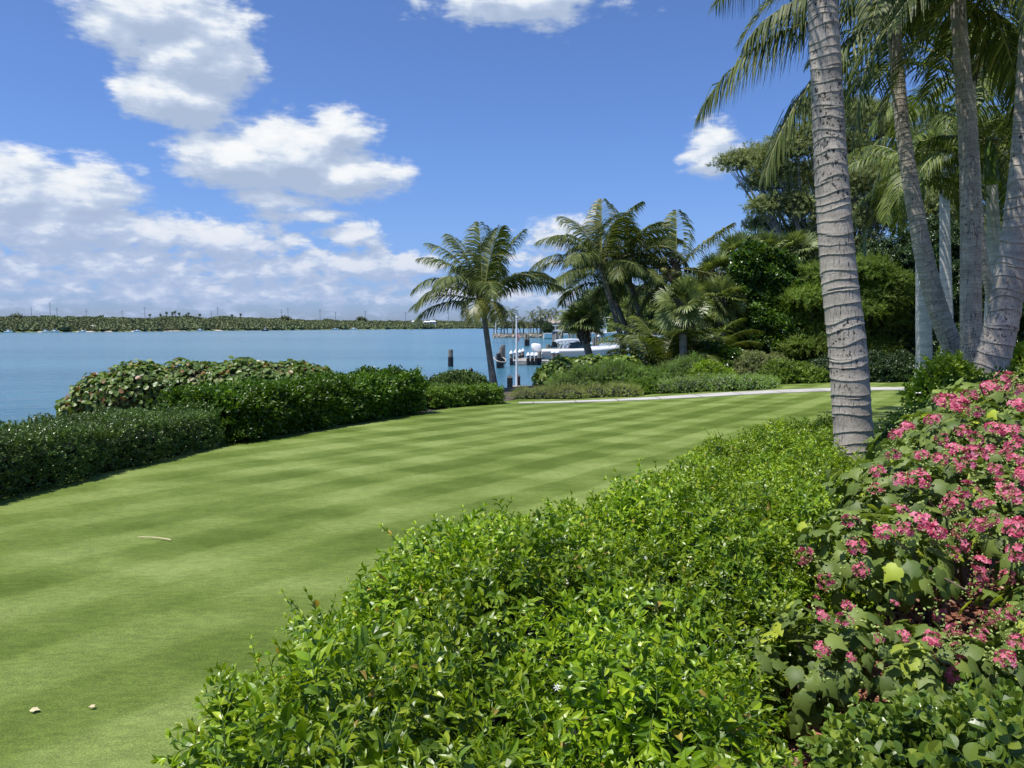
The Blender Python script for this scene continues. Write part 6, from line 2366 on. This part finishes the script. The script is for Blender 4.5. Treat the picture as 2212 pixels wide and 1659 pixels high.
def far_shore():
    uu = np.linspace(-200, 1300, 160)
    ss = np.array([-.03, 0, .02, .15, .3, .45, .6, .8, 1.0, 1.3, 2.0])
    Ug, Sg = np.meshgrid(uu, ss, indexing='ij')
    yy, zz = far_h(Ug, Sg)
    zz = np.where(Sg < -.001, WATER_Z - 2, zz)
    xx = (Ug * K - 512) / F_PX * yy
    g = Geo()
    m = len(ss)
    a = np.arange(len(uu) - 1)[:, None] * m + np.arange(m - 1)[None]
    g.add(np.stack([xx, yy, zz], -1).reshape(-1, 3), quads=np.stack([a, a + m, a + m + 1, a + 1], -1).reshape(-1, 4))
    tag(g.obj('hills', M['far_soil'], smooth=True), None, None, kind='structure')
    # tree crowns covering it
    n = 17000
    u = rng.uniform(-120, 1230, n)
    s = rng.random(n) ** 1.25 * 1.08 + .03
    # clearings on the upper slopes read as scrub
    keep = (noise2(u * .02, s * 5, 1.6, 77) > -.75) | (s < .2) | (s > .9)
    u, s = u[keep], s[keep]
    y, z = far_h(u, s)
    y = y + rng.uniform(-6, 6, len(u))
    x = (u * K - 512) / F_PX * y
    sc = .62 * (1.0 + 2.2 * rng.random(len(u)) ** 2.6 + 1.1 * (noise2(u * .05, s * 3, 1.5, 78) > .8)) * (1 + .3 * (s < .15)) * np.interp(u, [0, 1200], [1, 1.35])
    crown = Geo()
    r_ = np.random.default_rng(5)
    nn = 30
    uu_ = norm(r_.normal(size=(nn, 3)))
    uu_[:, 2] = np.abs(uu_[:, 2])
    crown.inst(leaf_tpl(.9, .15, .2), uu_ * np.array([.75, .75, .7]), frames(r_.normal(size=(nn, 3)), uu_ + .5 * r_.normal(size=(nn, 3))), r_.uniform(.5, .9, nn))
    crown.inst(ICO1, np.zeros((1, 3)), np.eye(3)[None], np.array([[.75, .75, .6]]))
    cp = crown.pack()
    g = Geo()
    p = np.stack([x, y, z + sc * .45], 1)
    ang = rng.uniform(0, 6.28, len(x))
    Rm = np.zeros((len(x), 3, 3))
    Rm[:, 0, 0] = np.cos(ang)
    Rm[:, 0, 1] = -np.sin(ang)
    Rm[:, 1, 0] = np.sin(ang)
    Rm[:, 1, 1] = np.cos(ang)
    Rm[:, 2, 2] = 1
    g.inst(cp, p, Rm, np.stack([sc * 1.25, sc * 1.25, sc * rng.uniform(.8, 1.2, len(x))], 1))
    tag(g.obj('far_wood', M['far_wood']), None, None, kind='stuff')


far_shore()


def sand_strip(u0, u1):
    g = Geo()
    us = np.linspace(u0, u1, 14)
    V, q = [], []
    for k, u in enumerate(us):
        ysh = float(np.interp(u, US, YSH))
        w = math.sin(math.pi * (k + .02) / 13.04) ** .5
        for (s, z) in ((-5, WATER_Z - .2), (-3.5 * w - 1, WATER_Z + .1), (2, WATER_Z + .35 + .45 * w), (5, WATER_Z - .2)):
            V.append(((u * K - 512) / F_PX * (ysh + s), ysh + s, z))
    for k in range(13):
        for e in range(3):
            a = k * 4 + e
            q.append((a, a + 4, a + 5, a + 1))
    g.add(V, quads=q)
    tag(g.obj('beach', M['sand']), None, None, kind='structure')


for a, b in ((84, 100), (166, 208), (226, 244), (284, 298), (355, 405), (462, 485)):
    sand_strip(a, b)

# power poles along the far ridge
POLES = [(72, 713, 'first thin power pole from the left on the far ridge'), (112.5, 702, 'tallest power pole on the far ridge, near the left edge'), (127, 714, 'thin power pole just right of the tallest one on the far ridge'),
         (190, 717, 'small power pole above the beach on the far shore'), (267, 721, 'short power pole between the far beach and the palm knoll'), (316, 712, 'power pole left of the palm knoll on the far shore'),
         (473, 712, 'power pole between the palm knoll and the round hill'), (459, 722, 'short power pole just left of the one beside the round hill'), (610, 719, 'shorter power pole of the pair right of the round hill'), (624, 714, 'taller power pole of the pair right of the round hill'),
         (693, 717, 'power pole left of the leaning tree on the far shore'), (726, 724, 'tiny power pole just left of the leaning tree on the far shore'), (790, 721, 'power pole right of the leaning tree on the far shore'), (877, 723, 'power pole midway along the right part of the far shore'),
         (938, 722, 'left of two power poles near the coconut fronds'), (969, 720, 'right of two power poles near the coconut fronds'), (1018, 726, 'short power pole behind the lowest coconut frond'), (1087, 726, 'power pole right above the white boat by the coconut trunk')]


def power_pole(us, vs, label):
    u, v = us, vs * D + 14.5
    ysh = float(np.interp(u, US, YSH))
    Y = ysh + 175
    z0 = float(far_h(np.array([u]), np.array([1.0]))[1][0])
    x = (u * K - 512) / F_PX * Y
    z1 = P(u, v, Y)[2]
    s = Y / 640.
    t = thing('power_pole', (x, Y, z0), label, 'power pole', 'power poles along the far ridge')
    g = Geo()
    tube_geo(g, [(x, Y, z0 - 1), (x, Y, z1)], [.24 * s, .15 * s], 6)
    g.obj('pole', M['steel'], t)
    for dz, w in ((.8, 2.2), (2.2, 3.0)):
        g = Geo()
        box_geo(g, (x, Y, z1 - dz * s), (w * s, .2 * s, .18 * s))
        g.obj('crossarm', M['steel'], t)


for u, v, lab in POLES:
    power_pole(u, v - 9, lab)

# the palm knoll and other trees that break the far skyline
for (u, v, lab) in ((363, 676.5, 'first palm from the left on the far palm knoll'), (375, 677, 'second palm on the far palm knoll, beside the tallest one'), (381, 674.5, 'tallest palm on the far palm knoll'), (390, 678, 'palm right of the tallest one on the far palm knoll'),
                    (410, 677.5, 'last palm on the right of the far palm knoll'), (327, 681, 'lone palm left of the far palm knoll, beside the power pole'), (350, 680, 'short palm at the left foot of the far palm knoll'),
                    (405, 681, 'short palm at the right side of the far palm knoll'), (434, 680.5, 'lone palm right of the far palm knoll'), (522, 679.5, 'palm on top of the round far hill'), (503, 681.5, 'small palm on the left shoulder of the round far hill')):
    ysh = float(np.interp(u, US, YSH))
    Y = ysh + 165
    z0 = float(far_h(np.array([u]), np.array([.97]))[1][0])
    x = (u * K - 512) / F_PX * Y
    z1 = P(u, v, Y)[2]
    t = thing('cabbage_palm', (x, Y, z0), lab, 'palm tree', 'palms on the far skyline')
    g = Geo()
    tube_geo(g, [(x, Y, z0 - .5), (x, Y, z1)], .35, 5)
    g.obj('trunk', M['bark_dark'], t)
    g = Geo()
    m = 46
    uu_ = rand_unit(m)
    rad = px(3.6, Y)
    g.inst(leaf_tpl(.35, .05, .35), np.array([x, Y, z1]) + uu_ * .2, frames(uu_ + [0, 0, .25], rng.normal(size=(m, 3))), rad * rng.uniform(.8, 1.2, m))
    g.obj('crown', M['far_wood'], t)
for (u, v, w, lab) in ((36, 684, 10, 'round tree standing above the far ridge at the left edge'), (618, 688, 10, 'round tree beside the pair of power poles on the far shore'), (781, 690, 11, 'flat-topped leaning tree on the far shore skyline')):
    ysh = float(np.interp(u, US, YSH))
    Y = ysh + 165
    z0 = float(far_h(np.array([u]), np.array([.97]))[1][0])
    make_tree('far_tree', lab, ((u * K - 512) / F_PX * Y, Y, z0), pblobs([(u - w * .4, v, w * .7, 3.5), (u + w * .5, v + 1.5, w * .6, 3.0), (u, v - 1.5, w * .5, 2.5)], Y, 1.0), M['far_wood'], M['bark_dark'], SPR_CLUMP, .6, 2.2, .4, depth=.4, seed=int(u), core=.7, twigs=0)

# far boats and beach houses
for (u, Y, L, lab, kw) in ((18, 455, 9, 'white motor boat moored at the far left shore', {}), (98, 480, 8, 'white boat by the first stretch of far beach', {}), (118, 487, 9, 'boat with a white top lying off the far beach', {}),
                           (178, 505, 8, 'pale boat pulled up on the long far beach', dict(top=False)), (296, 552, 8, 'white boat below the palm knoll', dict(top=False)), (432, 630, 9, 'white boat at the far shore right of the palm knoll', {}),
                           (573, 620, 9, 'dark-hulled boat with a white cabin under way in the bay', dict(col='boat_blue', tower=True)), (724, 860, 12, 'low white boat off the middle of the far shore', dict(top=False)),
                           (764, 890, 12, 'white boat right of the low one off the far shore', {}), (1077, 900, 15, 'white boat far off, just right of the coconut trunk', {})):
    runabout(u, Y, L * .62, lab, rng.uniform(-15, 15), **kw)


def beach_house(u, v, Y, w, h, label):
    c = P(u, v, Y)
    t = thing('beach_house', c, label, 'house')
    g = Geo()
    box_geo(g, c + [0, 0, h * .25], (w, w * .8, h * 1.5))
    g.obj('wall', M['housewall'], t)
    g = Geo()
    z = c[2] + h + .01
    x0, x1, y0, y1 = c[0] - w * .58, c[0] + w * .58, c[1] - w * .5, c[1] + w * .5
    g.add([(x0, y0, z), (x1, y0, z), (x1, y1, z), (x0, y1, z), (x0 + w * .2, c[1], z + h * .5), (x1 - w * .2, c[1], z + h * .5)], quads=[(0, 1, 5, 4), (2, 3, 4, 5), (0, 3, 2, 1)], tris=[(1, 2, 5), (3, 0, 4)])
    g.obj('roof', M['white_cap'], t)
    for k in (-1, 1):
        g = Geo()
        box_geo(g, (c[0] + k * w * .25, c[1] - w * .41, c[2] + h * .45), (w * .22, .1, h * .4))
        g.obj('window', M['window'], t)


beach_house(200, 715, 545, 4.5, 2.6, 'left of two small white houses at the far beach')
beach_house(213, 715.5, 548, 4.5, 2.4, 'right of two small white houses at the far beach')
for (u, v, lab) in ((897, 699.5, 'leftmost small white house among the far trees'), (922, 700, 'middle small white house among the far trees'), (935, 699, 'rightmost small white house among the far trees')):
    beach_house(u, v, float(np.interp(u, US, YSH)) + 60, 9, 3.0, lab)

for o in scene.objects:
    if '_loc' in o:
        del o['_loc']
